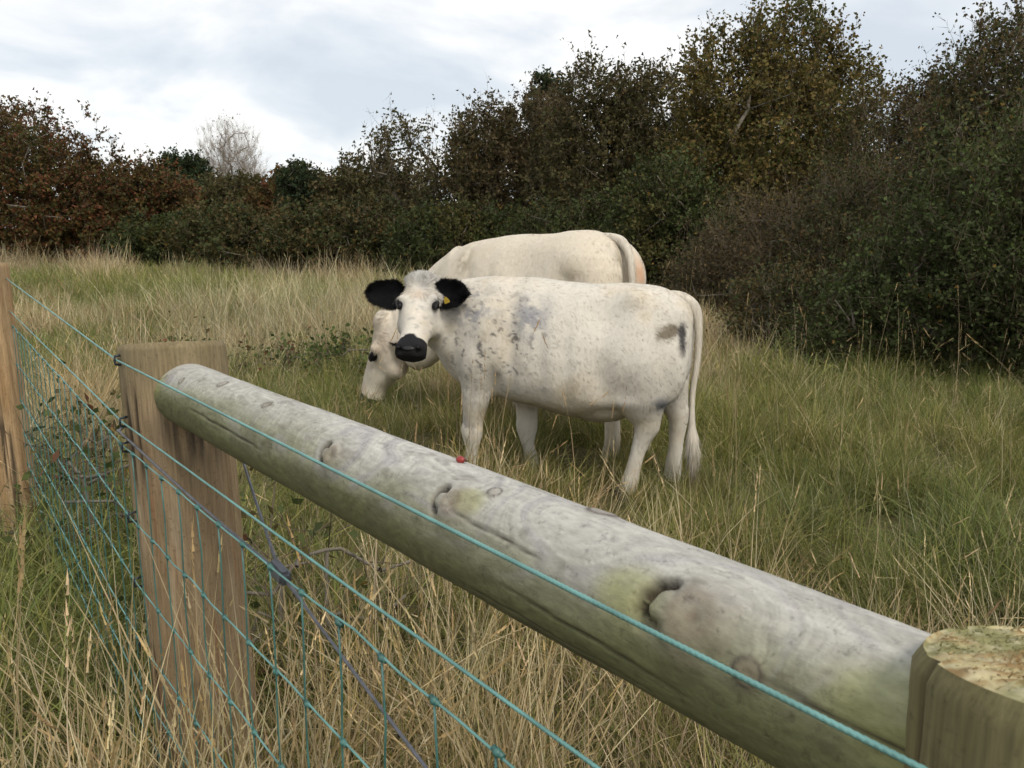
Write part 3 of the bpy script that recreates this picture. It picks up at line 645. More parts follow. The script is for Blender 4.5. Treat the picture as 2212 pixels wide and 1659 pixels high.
sec_wire = wire('line_wire', 1.015, .0021, wiremat, twist=True); tag(sec_wire, 'second green fence wire, below the rail and above the netting', 'wire', 'plain line wires')
net = empty('wire_netting', (OP[0], OP[1], 0)); tag(net, 'green wire stock netting strung low along the fence posts', 'netting')
HZ = [.956, .788, .628, .473, .338, .222, .120]
def to_local(o, par):
    o.parent = par; o.matrix_parent_inverse = Matrix.Translation(-par.location)
for k, z in enumerate(HZ):
    h = wire('horizontal_wire', z, .0016, wiremat, None, wob=.0022, step=.113, seed=k + 3); to_local(h, net)
sl = list(np.arange(.039, S_NEAR, -.113)) + list(np.arange(.152, 4.6, .113))
for q, s in enumerate(sl):
    mb = MB(); rg = np.random.default_rng(q + 50); zs = HZ; P = []
    for a in range(len(zs) - 1):
        for f in (0, .5):
            sgn = 1 if a % 2 else -1
            P.append(fpt(s + (.004 * sgn if f else 0) + rg.normal() * .002, zs[a] * (1 - f) + zs[a + 1] * f) + FN * .002)
    P.append(fpt(s, zs[-1])); V, F = tube(P, .0015, 5, up=(.3, .9, .1)); mb.add(V, F)
    for z in zs:
        c = fpt(s, z)
        mb.ball(c + FN * .001, (.0052, .0052, .0048), 7, 4)
        V, F = tube([c + AXH * .008 + np.array([0, 0, .001]), c - AXH * .008 - np.array([0, 0, .001])], .0034, 6); mb.add(V, F)
    st = mb.build('stay_wire', wiredark); to_local(st, net)
# staples
def staple(s, z, par):
    c = fpt(s, z); P = [c - FN * .015 + np.array([0, 0, .012]), c + FN * .004 + np.array([0, 0, .009]), c + FN * .005, c + FN * .004 - np.array([0, 0, .009]), c - FN * .015 - np.array([0, 0, .012])]
    V, F = tube(P, .0028, 6, up=AXH); o = mesh_obj('staple', V, F, staplemat); to_local(o, par)
for z in (1.157, 1.015, .956, .788, .628, .473): staple(0, z, mid)
for z in (1.157, 1.015, .956, .788, .628): staple(2.31, z, left)
sn = float((np.array([PN[0], PN[1], 0]) - OP) @ AXH)
for z in (1.157, 1.015, .956): staple(sn, z, near)
# nail head driven into the near post
c = np.array([PN[0], PN[1], 1.065]) + np.array([-.52, -.853, 0]) * .117
mb = MB(); mb.ball(c, (.010, .006, .016), 10, 6); o = mb.build('steel_wedge', steelmat); to_local(o, near)

# --- brace cable with ratchet tensioner
br = empty('brace_cable', (OP[0], OP[1], 0)); tag(br, 'grey steel brace cable with tensioner slanting down from the middle post', 'cable')
O0 = np.array([PM[0], PM[1], 0.0])
lowp = O0 + AXH * -1.78 + np.array([0, 0, .57])
gp = O0 + AXH * -.60 + np.array([0, 0, .82])          # tensioner position
a0 = math.atan2(FN[1], FN[0]); wrap = []
for a in np.linspace(-8, 188, 14):
    ang = a0 - R(a); wrap.append(O0 + np.array([math.cos(ang) * .123, math.sin(ang) * .123, .985]))
for pts in ([gp, (gp + wrap[0]) / 2 + np.array([0, 0, -.006]), wrap[0], wrap[1]], wrap[1:] + [(wrap[-1] + gp) / 2 + np.array([0, 0, -.004]), gp], [gp, (gp + lowp) / 2 + np.array([0, 0, -.012]), lowp]):
    V, F = tube(spline(pts, 60), .0030, 7); o = mesh_obj('cable', V, F, steelmat); to_local(o, br)
gd = np.array([AXH[0] * -1, AXH[1] * -1, -.12]); gd /= np.linalg.norm(gd)
bm = bmesh.new(); bmesh.ops.create_cube(bm, size=1.0); bmesh.ops.scale(bm, vec=(.064, .024, .028), verts=bm.verts); bmesh.ops.bevel(bm, geom=bm.edges[:], offset=.006, segments=2, affect='EDGES')
me = bpy.data.meshes.new('tensioner'); bm.to_mesh(me); bm.free(); me.materials.append(mat_plain('dark_zinc', (.12, .125, .14), .5, metal=.3, noise=.3, scale=60))
o = bpy.data.objects.new('tensioner', me); C.objects.link(o); o.rotation_euler = Vector(gd).to_track_quat('X', 'Z').to_euler(); o.location = gp - np.array([br.location.x, br.location.y, 0]); o.parent = br
e1 = gp + gd * .11 + np.array([0, 0, -.012]); V, F = tube([gp + gd * .02, gp + gd * .065 + np.array([0, 0, -.004]), e1], .0034, 6); o = mesh_obj('cable_tail', V, F, steelmat); to_local(o, br)

# --- rose hip lying on the rail
def on_rail(t, phi, r=.07): return axpt(t) + RFN * math.cos(R(phi)) * r + RUP * math.sin(R(phi)) * r
hipm = mat_plain('rose_hip_skin', (.26, .028, .022), .35, noise=.3, scale=90)
hc = on_rail(.842, 97, .0745); hip = empty('rose_hip', hc); tag(hip, 'small red rose hip lying on top of the rail', 'rose hip')
mb = MB(); mb.ball((0, 0, 0), (.0068, .0046, .0046), 12, 8); o = mb.build('berry', hipm, hip); o.rotation_euler = (0, 0, R(-35))
mb = MB(); mb.ball((.0066, -.0046, 0), (.0025, .002, .002), 8, 4); o = mb.build('calyx', mat_plain('calyx', (.08, .035, .02), .8), hip)

# ------------------------------------------------------------------ cows
coatmat = mat_vcol('cow_hide', .8, .10, (55, 55, 30), .25, .004, .15)
furmat = mat_leaf('cow_hair', .12, .75, spec=.15)
nosemat = mat_plain('wet_nose', (.018, .016, .016), .5, noise=.4, scale=70, bump=.3, spec=.3)
eyemat = mat_plain('eye_dark', (.006, .005, .005), .45, spec=.2)
lidmat = mat_plain('eyelid_hair', (.018, .016, .015), .8, noise=.3, scale=60)
tagmat = mat_plain('yellow_tag', (.62, .42, .05), .5)
hoofmat = mat_plain('hoof_horn', (.09, .075, .06), .6, noise=.3, scale=40)

def loft_body(st, k=40, n=70, narrow=.16):
    """closed surface through stations x, ztop, zbot, halfwidth"""
    S = spline(st, n); V = []
    a = np.arange(k) * 2 * math.pi / k
    for (x, zt, zb, hw) in S:
        hw = max(hw, .01); m = (zt + zb) / 2 - (zt - zb) * .03; h = max((zt - zb) / 2, .01)
        ca, sa = np.cos(a), np.sin(a)
        yy = hw * np.sign(ca) * np.abs(ca) ** .82 * (1 - narrow * sa); z = m + (zt - m) * np.where(sa > 0, np.abs(sa) ** .92, 0) - (m - zb) * np.where(sa < 0, np.abs(sa) ** .95, 0)
        V.append(np.stack([np.full(k, x), yy, z], 1))
    V = np.vstack(V); F = []
    for i in range(len(S) - 1):
        for j in range(k): F.append((i * k + j, i * k + (j + 1) % k, (i + 1) * k + (j + 1) % k, (i + 1) * k + j))
    F.append(tuple(range(k - 1, -1, -1))); F.append(tuple((len(S) - 1) * k + j for j in range(k)))
    return V, F
def limb(pts, n=26, k=18):
    """pts rows: x y z r_sagittal r_lateral"""
    Q = spline(pts, n); P = Q[:, :3]; T = frames(P)
    S = np.tile(np.array([0, 1., 0]), (len(P), 1)); S -= T * (S * T).sum(1)[:, None]; S /= np.linalg.norm(S, axis=1)[:, None]
    U = np.cross(S, T); a = np.arange(k) * 2 * math.pi / k
    V = (P[:, None] + U[:, None] * (np.cos(a)[None, :, None] * Q[:, 3][:, None, None]) + S[:, None] * (np.sin(a)[None, :, None] * Q[:, 4][:, None, None])).reshape(-1, 3); F = []
    for i in range(len(P) - 1):
        for j in range(k): F.append((i * k + j, i * k + (j + 1) % k, (i + 1) * k + (j + 1) % k, (i + 1) * k + j))
    F.append(tuple(range(k - 1, -1, -1))); F.append(tuple((len(P) - 1) * k + j for j in range(k)))
    return V, F
HEAD = [ # s, halfwidth, top, bottom   (top = forehead side)
 (-.055, .050, .030, -.05), (-.02, .088, .062, -.09), (.04, .112, .074, -.125), (.10, .128, .070, -.150), (.16, .130, .060, -.170), (.22, .118, .050, -.172),
 (.29, .101, .042, -.150), (.36, .086, .032, -.122), (.42, .088, .024, -.116), (.465, .096, .014, -.118), (.498, .094, -.004, -.112), (.512, .070, -.022, -.088)]
def head_loft(M, sc, k=36):
    S = spline(np.array(HEAD) * sc, 60); a = np.arange(k) * 2 * math.pi / k; V = []
    for (s, hw, zt, zb) in S:
        m = zt * .45 + zb * .55; ca, sa = np.cos(a), np.sin(a)
        tn = .30 * float(sstep(np.array([s / sc]), .16, .27)[0] * sstep(np.array([-s / sc]), -.46, -.38)[0]); yy = hw * np.sign(ca) * np.abs(ca) ** .8 * (1 - tn * np.clip(sa, 0, 1)) * (1 - .10 * np.clip(-sa, 0, 1) * (1 if s < .4 * sc else -.2)); z = m + (zt - m) * np.where(sa > 0, np.abs(sa) ** .85, 0) - (m - zb) * np.where(sa < 0, np.abs(sa), 0)
        V.append(np.stack([np.full(k, s), yy, z], 1))
    V = np.vstack(V) @ M[:3, :3].T + M[:3, 3]; F = []
    for i in range(len(S) - 1):
        for j in range(k): F.append((i * k + j, i * k + (j + 1) % k, (i + 1) * k + (j + 1) % k, (i + 1) * k + j))
    F.append(tuple(range(k - 1, -1, -1))); F.append(tuple((len(S) - 1) * k + j for j in range(k)))
    return V, F
def head_matrix(poll, nose, face):
    nose = np.array(nose, float); nose /= np.linalg.norm(nose); face = np.array(face, float); face -= nose * (face @ nose); face /= np.linalg.norm(face)
    left_ = np.cross(face, nose); M = np.eye(4); M[:3, 0] = nose; M[:3, 1] = left_; M[:3, 2] = face; M[:3, 3] = poll; return M
def hp(M, p, sc=1.0): return (M[:3, :3] @ (np.array(p, float) * sc)) + M[:3, 3]

def remeshed(mb, voxel, smooth_it):
    Rm = np.array(Matrix.Rotation(.43, 3, 'X') @ Matrix.Rotation(.61, 3, 'Y') @ Matrix.Rotation(.35, 3, 'Z'))
    me = bpy.data.meshes.new('tmp'); me.from_pydata([tuple(v) for v in np.vstack(mb.V) @ Rm.T], [], mb.F); me.update()
    o = bpy.data.objects.new('tmp', me); C.objects.link(o)
    m = o.modifiers.new('r', 'REMESH'); m.mode = 'VOXEL'; m.voxel_size = voxel
    s = o.modifiers.new('s', 'SMOOTH'); s.factor = .5; s.iterations = smooth_it
    dg = bpy.context.evaluated_depsgraph_get(); dg.update()
    ev = o.evaluated_get(dg); me2 = bpy.data.meshes.new_from_object(ev)
    bpy.data.objects.remove(o); bpy.data.meshes.remove(me); me2.transform(Matrix(Rm.T.tolist()).to_4x4()); me2.update(); return me2
def vnorm(me):
    n = len(me.vertices); V = np.empty(n * 3, np.float32); me.vertices.foreach_get('co', V); Nn = np.empty(n * 3, np.float32); me.vertex_normals.foreach_get('vector', Nn)
    return V.reshape(-1, 3).astype(float), Nn.reshape(-1, 3).astype(float)
def coat(name, me, V, Nn, col, n, length, flow, parent, width=.0022, lift=.3, jit=.25):
    """short hair lying along flow over a mesh"""
    me.calc_loop_triangles(); nt_ = len(me.loop_triangles); T = np.empty(nt_ * 3, np.int32); me.loop_triangles.foreach_get('vertices', T); T = T.reshape(-1, 3)
    A = np.linalg.norm(np.cross(V[T[:, 1]] - V[T[:, 0]], V[T[:, 2]] - V[T[:, 0]]), axis=1); k = rng.choice(nt_, n, p=A / A.sum())
    u = rng.uniform(size=(n, 2)); fl = u.sum(1) > 1; u[fl] = 1 - u[fl]; bb = np.stack([1 - u.sum(1), u[:, 0], u[:, 1]], 1)[:, :, None]
    P = (V[T[k]] * bb).sum(1); Nf = (Nn[T[k]] * bb).sum(1); Nf /= np.linalg.norm(Nf, axis=1)[:, None] + 1e-9; cc = (col[T[k]] * bb).sum(1)
    D = flow(P, Nf); D = D - Nf * (D * Nf).sum(1)[:, None]; D /= np.linalg.norm(D, axis=1)[:, None] + 1e-9
    clump = fbm(P * 22, 2, 91) - .5
    D = D + Nf * (lift + clump[:, None] * .10) + rng.normal(size=(n, 3)) * jit + np.cross(Nf, D) * clump[:, None] * .6; D /= np.linalg.norm(D, axis=1)[:, None]
    L = length(P) if callable(length) else np.full(n, length); L = L * rng.uniform(.6, 1.3, n)
    Wd = np.cross(D, Nf); Wd /= np.linalg.norm(Wd, axis=1)[:, None] + 1e-9
    S = P - Nf * .002; Mi = S + D * (L * .5)[:, None] + Nf * .0015; E_ = S + D * L[:, None] - Nf * (L * .12)[:, None] + np.array([0, 0, -.08]) * L[:, None]
    w_ = width
    Vv = np.concatenate([S - Wd * w_, S + Wd * w_, Mi - Wd * w_ * .8, Mi + Wd * w_ * .8, E_]); i = np.arange(n)
    F = np.concatenate([np.stack([i, i + n, i + 3 * n], 1), np.stack([i, i + 3 * n, i + 2 * n], 1), np.stack([i + 2 * n, i + 3 * n, i + 4 * n], 1)])
    cc = cc * (rng.uniform(.94, 1.06, (n, 1)) + clump[:, None] * .14); o = mesh_obj(name, Vv, F, furmat, parent, col=np.concatenate([cc] * 5), smooth=True); tag(o, kind='stuff')
    Nc = Nf + rng.normal(size=Nf.shape) * .10; Nc /= np.linalg.norm(Nc, axis=1)[:, None]; o.data.normals_split_custom_set_from_vertices(np.concatenate([Nc] * 5).tolist()); return o

def ear_mesh(L, Wd, k=14, n=16):
    """cupped leaf-shaped ear along +x, opening towards +z; closed thick shell"""
    V = []; F = []
    for side in (0, 1):
        for i in range(n):
            f = i / (n - 1); wv = Wd * (.62 + .38 * min(1, f / .22)) * (1 - .34 * f) * max(0.0, 1 - (max(0, f - .62) / .38) ** 2.2) ** .5 if f < 1 else .03 * Wd
            for j in range(k):
                g = j / (k - 1) * 2 - 1
                V.append((f * L, g * wv * .5, (.20 * Wd * g * g - .06 * L * math.sin(f * math.pi)) + (.006 if side else -.006) * (1 - g * g)))
    def id_(s, i, j): return s * n * k + i * k + j
    for i in range(n - 1):
        for j in range(k - 1):
            F.append((id_(1, i, j), id_(1, i + 1, j), id_(1, i + 1, j + 1), id_(1, i, j + 1))); F.append((id_(0, i, j), id_(0, i, j + 1), id_(0, i + 1, j + 1), id_(0, i + 1, j)))
    return np.array(V), F

def make_cow(name, label, loc, yaw, body, legs, neck, M, hs, paint, tail, ears, bumps, nfur, udder=None, hooves=(), tail_tip=(.22, .17, .12), ear_tag=False, extra=(), poll=1.0):
    root = empty(name, (*loc, 0), math.pi - yaw); tag(root, label, 'cow', 'white cows in the field')
    mb = MB(); mb.add(*loft_body(body))
    for L in legs: mb.add(*limb(L))
    mb.add(*limb(neck, 30, 24)); mb.add(*head_loft(M, hs))
    for (c, r) in extra: mb.ball(c, r, 16, 10)
    for s in (-1, 1):   # brow ridges and nostril wings
        mb.ball(hp(M, (.13, s * .100, .036), hs), .032 * hs, 12, 8); mb.ball(hp(M, (.475, s * .058, -.012), hs), .032 * hs, 12, 8)
        mb.ball(hp(M, (.20, s * .070, -.11), hs), (.075 * hs,) * 3, 12, 8)
    mb.ball(hp(M, (-.005, 0, .05), hs), (.066 * hs, .112 * hs * poll, .074 * hs * poll), 18, 12, ax=M[:3, :3].T); mb.ball(hp(M, (.455, 0, -.095), hs), .042 * hs, 12, 8)
    me = remeshed(mb, .0135, 13)
    V, Nn = vnorm(me)
    for (c, r, a) in bumps:
        d = ((V - np.array(c)) / np.array(r)); g = np.exp(-(d ** 2).sum(1)); V = V + Nn * (g * a)[:, None]
    V = V + Nn * ((fbm(V * 9, 3, 77) - .5) * .010)[:, None]
    # nostrils and mouth line, carved
    Hl = (V - M[:3, 3]) @ M[:3, :3] / hs
    for s in (-1, 1):
        d = np.linalg.norm((Hl - np.array([.500, s * .052, -.014])) / np.array([.020, .017, .015]), axis=1); V = V - Nn * (.022 * np.exp(-d ** 2))[:, None]
    mo = np.exp(-((Hl[:, 2] + .066) / .007) ** 2) * sstep(Hl[:, 0], .40, .44) * (Hl[:, 0] < .56) * (np.abs(Hl[:, 1]) < .15); V = V - Nn * (.006 * mo)[:, None]
    me.vertices.foreach_set('co', V.astype(np.float32).ravel()); me.update(); V, Nn = vnorm(me)
    Hl = (V - M[:3, 3]) @ M[:3, :3] / hs
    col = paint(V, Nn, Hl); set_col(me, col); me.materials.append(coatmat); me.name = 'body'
    me.polygons.foreach_set('use_smooth', np.ones(len(me.polygons), bool))
    bo = bpy.data.objects.new('body', me); C.objects.link(bo); bo.parent = root
    # hair
    def flow(P, Nf):
        k_ = sstep(P[:, 2] + .25 * (fbm(P * 6, 2, 95) - .5), .35, .75); D = lerp(np.tile(np.array([-.15, 0, -1.]), (len(P), 1)), np.tile(np.array([-.75, 0, -.75]), (len(P), 1)), k_)
        Hp = (P - M[:3, 3]) @ M[:3, :3] / hs; inh = (Hp[:, 0] > -.06) & (Hp[:, 0] < .53) & (np.abs(Hp[:, 1]) < .16) & (Hp[:, 2] > -.19) & (Hp[:, 2] < .12)
        rad_ = Hp - np.array([.13, 0, .05]); D[inh] = (rad_ * np.array([1, 1, .2]))[inh] @ M[:3, :3].T + M[:3, 0] * .05
        return D
    def ln(P):
        Hp = (P - M[:3, 3]) @ M[:3, :3] / hs; inh = (Hp[:, 0] > -.06) & (np.abs(Hp[:, 1]) < .16) & (Hp[:, 2] > -.2) & (Hp[:, 2] < .14)
        L = np.full(len(P), .022); L[inh] = .015; L[inh & (Hp[:, 0] > .36)] = .006; L[inh & (Hp[:, 0] < .13) & (Hp[:, 2] > -.02)] = .045
        L *= 1 - .25 * sstep(-P[:, 2], -.5, -.2); return L
    coat('coat', me, V, Nn, col, nfur, ln, flow, root, lift=.06, jit=.10)
    # eyes
    for s in (-1, 1):
        c = hp(M, (.172, s * .106, .028), hs); ax_ = M[:3, :3]
        em = MB(); em.ball(c, (.030 * hs, .022 * hs, .021 * hs), 16, 10, ax=ax_.T); em.build('eye', eyemat, root)
        P = [c + ax_ @ (np.array([dx_, s * dy_, dz_]) * hs) for dx_, dy_, dz_ in [(-.034, .004, .002), (-.022, .012, .017), (-.004, .016, .023), (.016, .013, .018), (.034, .004, .002)]]
        Vt, Ft = tube(spline(P, 14), [.003 * hs] + [.0058 * hs] * 12 + [.003 * hs], 8); mesh_obj('eyelid', Vt, Ft, lidmat, root)
    # nose pad
    npd = MB(); npd.ball(hp(M, (.478, 0, -.004), hs), (.028 * hs, .044 * hs, .010 * hs), 16, 10, ax=M[:3, :3].T); npd.build('nose_pad', nosemat, root)
    for s in (-1, 1):
        nm = MB(); nm.ball(hp(M, (.492, s * .056, .004), hs), (.012 * hs, .011 * hs, .010 * hs), 10, 6, ax=M[:3, :3].T); nm.build('nostril', eyemat, root)
    # ears
    for (ex, dirv, upv, L, Wd, blk) in ears:
        Ve, Fe = ear_mesh(L, Wd); d = np.array(dirv, float); d /= np.linalg.norm(d); u = np.array(upv, float); u -= d * (u @ d); u /= np.linalg.norm(u); sd_ = np.cross(u, d)
        Ve = np.array(ex) + Ve[:, :1] * d + Ve[:, 1:2] * sd_ + Ve[:, 2:] * u
        ecol = np.tile(np.array(blk), (len(Ve), 1)); eo = mesh_obj('ear', Ve, Fe, coatmat, root, col=ecol)
        m_ = eo.data; Vq, Nq = vnorm(m_)
        cen = np.array(ex) + d * L * .45
        fl = lambda P, Nf: (P - cen) + d * .05
        fo = coat('ear_hair', m_, Vq, Nq, ecol, 5600, .026, fl, eo, width=.0016, lift=.25, jit=.4)
        if ear_tag and sd_ is not None and ear_tag == 1:
            pass
    if ear_tag:
        for (c, u, v) in ear_tag:
            c, u, v = map(np.array, (c, u, v)); u = u / np.linalg.norm(u); v = v / np.linalg.norm(v); nn = np.cross(u, v)
            pts = [(-.007, .016), (.007, .016), (.018, -.008), (.018, -.018), (-.018, -.018), (-.018, -.008)]
            Vt = [c + u * a_ + v * b_ + nn * .0015 * s_ for s_ in (-1, 1) for a_, b_ in pts]; n6 = 6
            Ft = [tuple(range(5, -1, -1)), tuple(range(6, 12))] + [(i, (i + 1) % 6, 6 + (i + 1) % 6, 6 + i) for i in range(6)]
            mesh_obj('ear_tag', Vt, Ft, tagmat, root, smooth=False)
    # tail
    P = spline(tail, 40); V_, F_ = tube(P[:, :3], P[:, 3], 10); tcol = np.tile(np.array([.66, .60, .50]), (len(V_), 1))
    f = np.repeat(np.linspace(0, 1, 40), 10); tcol = lerp(tcol, np.tile(np.array(tail_tip), (len(V_), 1)), sstep(f, .80, .95))
    to = mesh_obj('tail', V_, F_, coatmat, root, col=tcol); tm = to.data; Vq, Nq = vnorm(tm)
    zt = P[-1, 2]
    coat('tail_hair', tm, Vq, Nq, tcol, 3600, lambda P_: np.where(P_[:, 2] < zt + .25, .11, .028), lambda P_, N_: np.tile(np.array([-.05, 0, -1.]), (len(P_), 1)), to, width=.0016, lift=.15, jit=.12)
    # hooves
    for (hx, hy) in hooves:
        V_, F_ = tube([(hx + .012, hy, -.01), (hx + .004, hy, .045), (hx - .006, hy, .085)], [.058, .052, .040], 14, up=(1, 0, 0), r2=[.052, .046, .038]); mesh_obj('hoof', V_, F_, hoofmat, root)
    return root

WHITE = np.array([.61, .565, .49]); CREAM = np.array([.62, .54, .42]); GREYB = np.array([.17, .175, .20]); BLACK = np.array([.016, .015, .016]); DIRT_SHADE = np.array([.21, .175, .115])  # last colour serves both coat dirt and painted shade
def blob(V, c, r): return np.exp(-((((V - np.array(c)) / np.array(r)) ** 2).sum(1)))
def head_paint(V, Hl, col):
    inh = (Hl[:, 0] > -.08) & (Hl[:, 0] < .56) & (np.abs(Hl[:, 1]) < .18) & (Hl[:, 2] > -.22) & (Hl[:, 2] < .15)
    return inh
def paint_front(V, Nn, Hl):
    n = len(V); col = np.tile(WHITE, (n, 1)); f1 = fbm(V * 5, 4, 11); f2 = fbm(V * 16, 3, 12); f3 = fbm(V * 60, 2, 13); f4 = fbm(V * 38, 2, 14)
    col = lerp(col, np.tile(CREAM, (n, 1)), sstep(f1, .45, .68) * .55)
    side = V[:, 1] > -.1
    # grey speckle on neck, shoulder and ribs
    w1_ = np.clip(blob(V, (.55, .15, 1.02), (.15, .6, .10)) * 1.3 + blob(V, (.20, .2, .98), (.10, .6, .10)) * 1.0 + blob(V, (.62, .15, .34), (.12, .6, .07)), 0, 1)
    col = lerp(col, np.tile(GREYB * 1.3, (n, 1)), w1_ * sstep(f2 + .5 * (f3 - .5), .42, .66) * .8)
    w2_ = np.clip(blob(V, (.42, .2, .84), (.30, .6, .26)) * 1.3, 0, 1); sp = np.maximum(sstep(f4, .70, .76), sstep(fbm(V * np.array([75, 75, 42]), 2, 15), .72, .78))
    col = lerp(col, np.tile(BLACK * 4, (n, 1)), w2_ * sp * .8)
    col = lerp(col, np.tile(np.array([.14, .11, .07]), (n, 1)), sstep(blob(V, (-.510, .2, .925), (.07, .5, .06)) * (.35 + 1.2 * f2) + .5 * (f3 - .5), .30, .85) * .9)
    col = lerp(col, np.tile(BLACK * 2.5, (n, 1)), sstep(blob(V, (-.588, .16, .87), (.030, .12, .14)) * (.5 + f2), .42, .80) * .95)
    col = lerp(col, np.tile(GREYB * .8, (n, 1)), blob(V, (-.50, .2, .545), (.05, .5, .04)) * sstep(f2, .35, .55))
    col = lerp(col, np.tile(DIRT_SHADE * 1.6, (n, 1)), sstep(.56 - V[:, 2] + (f1 - .5) * .2, .0, .14) * sstep(V[:, 2], .36, .44) * .5 * (np.abs(V[:, 0]) < .5))  # belly band: brownish dirt together with painted underside shade
    col = lerp(col, np.tile(DIRT_SHADE * 2.2, (n, 1)), sstep(f1 + .3 * f2, .78, .92) * .3)
    for c_, r_, k_ in [((.675, .15, .80), (.035, .4, .15), .85), ((.36, .2, .60), (.05, .5, .09), .6), ((.10, .1, .46), (.4, .3, .05), .5), ((-.22, .2, .56), (.16, .5, .07), .4), ((-.62, .1, .60), (.06, .5, .14), .5)]:  # shade painted into the coat: neck, behind elbow, underbelly, flank, rear thigh
        col = lerp(col, np.tile(DIRT_SHADE * 1.25, (n, 1)), blob(V, c_, r_) * sstep(f1 + .4 * (f2 - .5), .30, .60) * k_)
    col *= (.90 + .20 * fbm(V * 3, 2, 19))[:, None]
    inh = head_paint(V, Hl, col)
    mz = inh & (Hl[:, 0] + .02 * (f2 - .5) * 2 + .022 * (1 - np.clip(np.abs(Hl[:, 1]) / .05, 0, 1)) > .418)
    col = lerp(col, np.tile(np.array([.40, .385, .36]), (n, 1)), inh * sstep(.09 - Hl[:, 0] + (f2 - .5) * .15, 0, .10) * sstep(Hl[:, 2], -.02, .04) * .75)
    col = lerp(col, np.tile(np.array([.46, .33, .22]), (n, 1)), inh * np.exp(-((Hl[:, 0] - .115) / .035) ** 2 - (Hl[:, 1] / .04) ** 2) * .55)
    er = np.minimum(np.linalg.norm(Hl - np.array([.172, .108, .030]), axis=1), np.linalg.norm(Hl - np.array([.172, -.108, .030]), axis=1))
    col = lerp(col, np.tile(np.array([.12, .115, .115]), (n, 1)), inh * np.exp(-(er / .036) ** 2) * .8)
    col = lerp(col, np.tile(np.array([.30, .29, .28]), (n, 1)), inh * sstep(f4, .67, .74) * .4)
    col[mz] = BLACK
    return col
def paint_rear(V, Nn, Hl):
    n = len(V); col = np.tile(WHITE * np.array([1.03, .99, .92]), (n, 1)); f1 = fbm(V * 5, 4, 111); f2 = fbm(V * 16, 3, 112)
    col = lerp(col, np.tile(CREAM, (n, 1)), sstep(f1, .42, .66) * .6)
    for c, r, a in [((.18, .2, 1.22), (.07, .5, .09), .8), ((-.80, .25, 1.15), (.10, .5, .07), .65), ((-1.0, .07, 1.15), (.08, .05, .2), .8), ((-1.0, -.20, 1.25), (.10, .07, .06), .8)]:
        col = lerp(col, np.tile(DIRT_SHADE * 1.15, (n, 1)), blob(V, c, r) * sstep(f2, .3, .6) * a)
    col = lerp(col, np.tile(np.array([.60, .32, .18]), (n, 1)), np.clip(blob(V, (-1.02, -.085, 1.16), (.12, .042, .085)) * 1.2 * (.4 + 1.1 * f2), 0, 1) * .85)
    inh = head_paint(V, Hl, col)
    col = lerp(col, np.tile(np.array([.62, .55, .45]), (n, 1)), inh * .7)
    col = lerp(col, np.tile(np.array([.42, .34, .26]), (n, 1)), inh * sstep(f1, .40, .62) * .65)
    er = np.minimum(np.linalg.norm(Hl - np.array([.172, .108, .030]), axis=1), np.linalg.norm(Hl - np.array([.172, -.108, .030]), axis=1))
    col = lerp(col, np.tile(np.array([.14, .12, .10]), (n, 1)), inh * np.exp(-(er / .034) ** 2) * .85)
    mz = inh & (Hl[:, 0] > .43); col[mz] = BLACK * 1.5
    return col

# --- standing cow, head turned to the camera
def head_facing(poll, az, down):
    f = np.array([math.cos(R(az)), math.sin(R(az)), 0]); u = np.array([0, 0, 1.0])
    return head_matrix(poll, f * math.cos(R(down)) - u * math.sin(R(down)), f * math.sin(R(down)) + u * math.cos(R(down)))
M1 = head_facing((.850, .10, 1.106), 98, 37)
front_body = [(-.635, 1.00, .72, .13), (-.605, 1.06, .64, .17), (-.54, 1.105, .57, .205), (-.45, 1.142, .54, .235), (-.30, 1.155, .49, .262), (-.12, 1.150, .430, .285), (.05, 1.160, .435, .295),
              (.20, 1.176, .465, .28), (.35, 1.183, .485, .255), (.48, 1.180, .51, .23), (.60, 1.168, .545, .20), (.70, 1.150, .60, .165), (.77, 1.12, .68, .12), (.81, 1.07, .80, .06)]
front_legs = [
 [(.47, .13, .92, .13, .07), (.49, .155, .76, .135, .085), (.515, .155, .62, .105, .078), (.535, .145, .48, .078, .064), (.555, .135, .37, .060, .055), (.562, .13, .31, .066, .060), (.562, .13, .21, .040, .039), (.575, .13, .12, .046, .044), (.582, .13, .075, .048, .046), (.592, .13, .02, .052, .048)],
 [(.40, -.13, .90, .13, .07), (.36, -.15, .66, .12, .08), (.32, -.145, .50, .088, .068), (.308, -.14, .40, .066, .058), (.308, -.135, .29, .066, .060), (.30, -.13, .19, .040, .039), (.285, -.13, .12, .046, .044), (.28, -.13, .02, .052, .048)],
 [(-.40, .13, .92, .18, .09), (-.42, .165, .76, .205, .105), (-.415, .168, .63, .19, .10), (-.40, .158, .53, .135, .082), (-.418, .148, .445, .084, .056), (-.418, .145, .40, .068, .052), (-.385, .14, .30, .045, .040), (-.355, .138, .18, .043, .041), (-.338, .138, .10, .050, .047), (-.318, .138, .02, .054, .050)],
 [(-.42, -.13, .92, .17, .09), (-.46, -.16, .74, .17, .10), (-.50, -.155, .58, .125, .085), (-.545, -.145, .46, .078, .056), (-.562, -.14, .40, .062, .050), (-.558, -.138, .28, .046, .041), (-.55, -.135, .15, .046, .043), (-.545, -.135, .09, .050, .047), (-.54, -.135, .02, .054, .050)]]
front_neck = [(.45, 0, .88, .27, .18), (.58, .01, .90, .265, .165), (.70, .035, .935, .225, .145), (.79, .085, .985, .175, .125), (.83, .14, 1.03, .13, .11)]
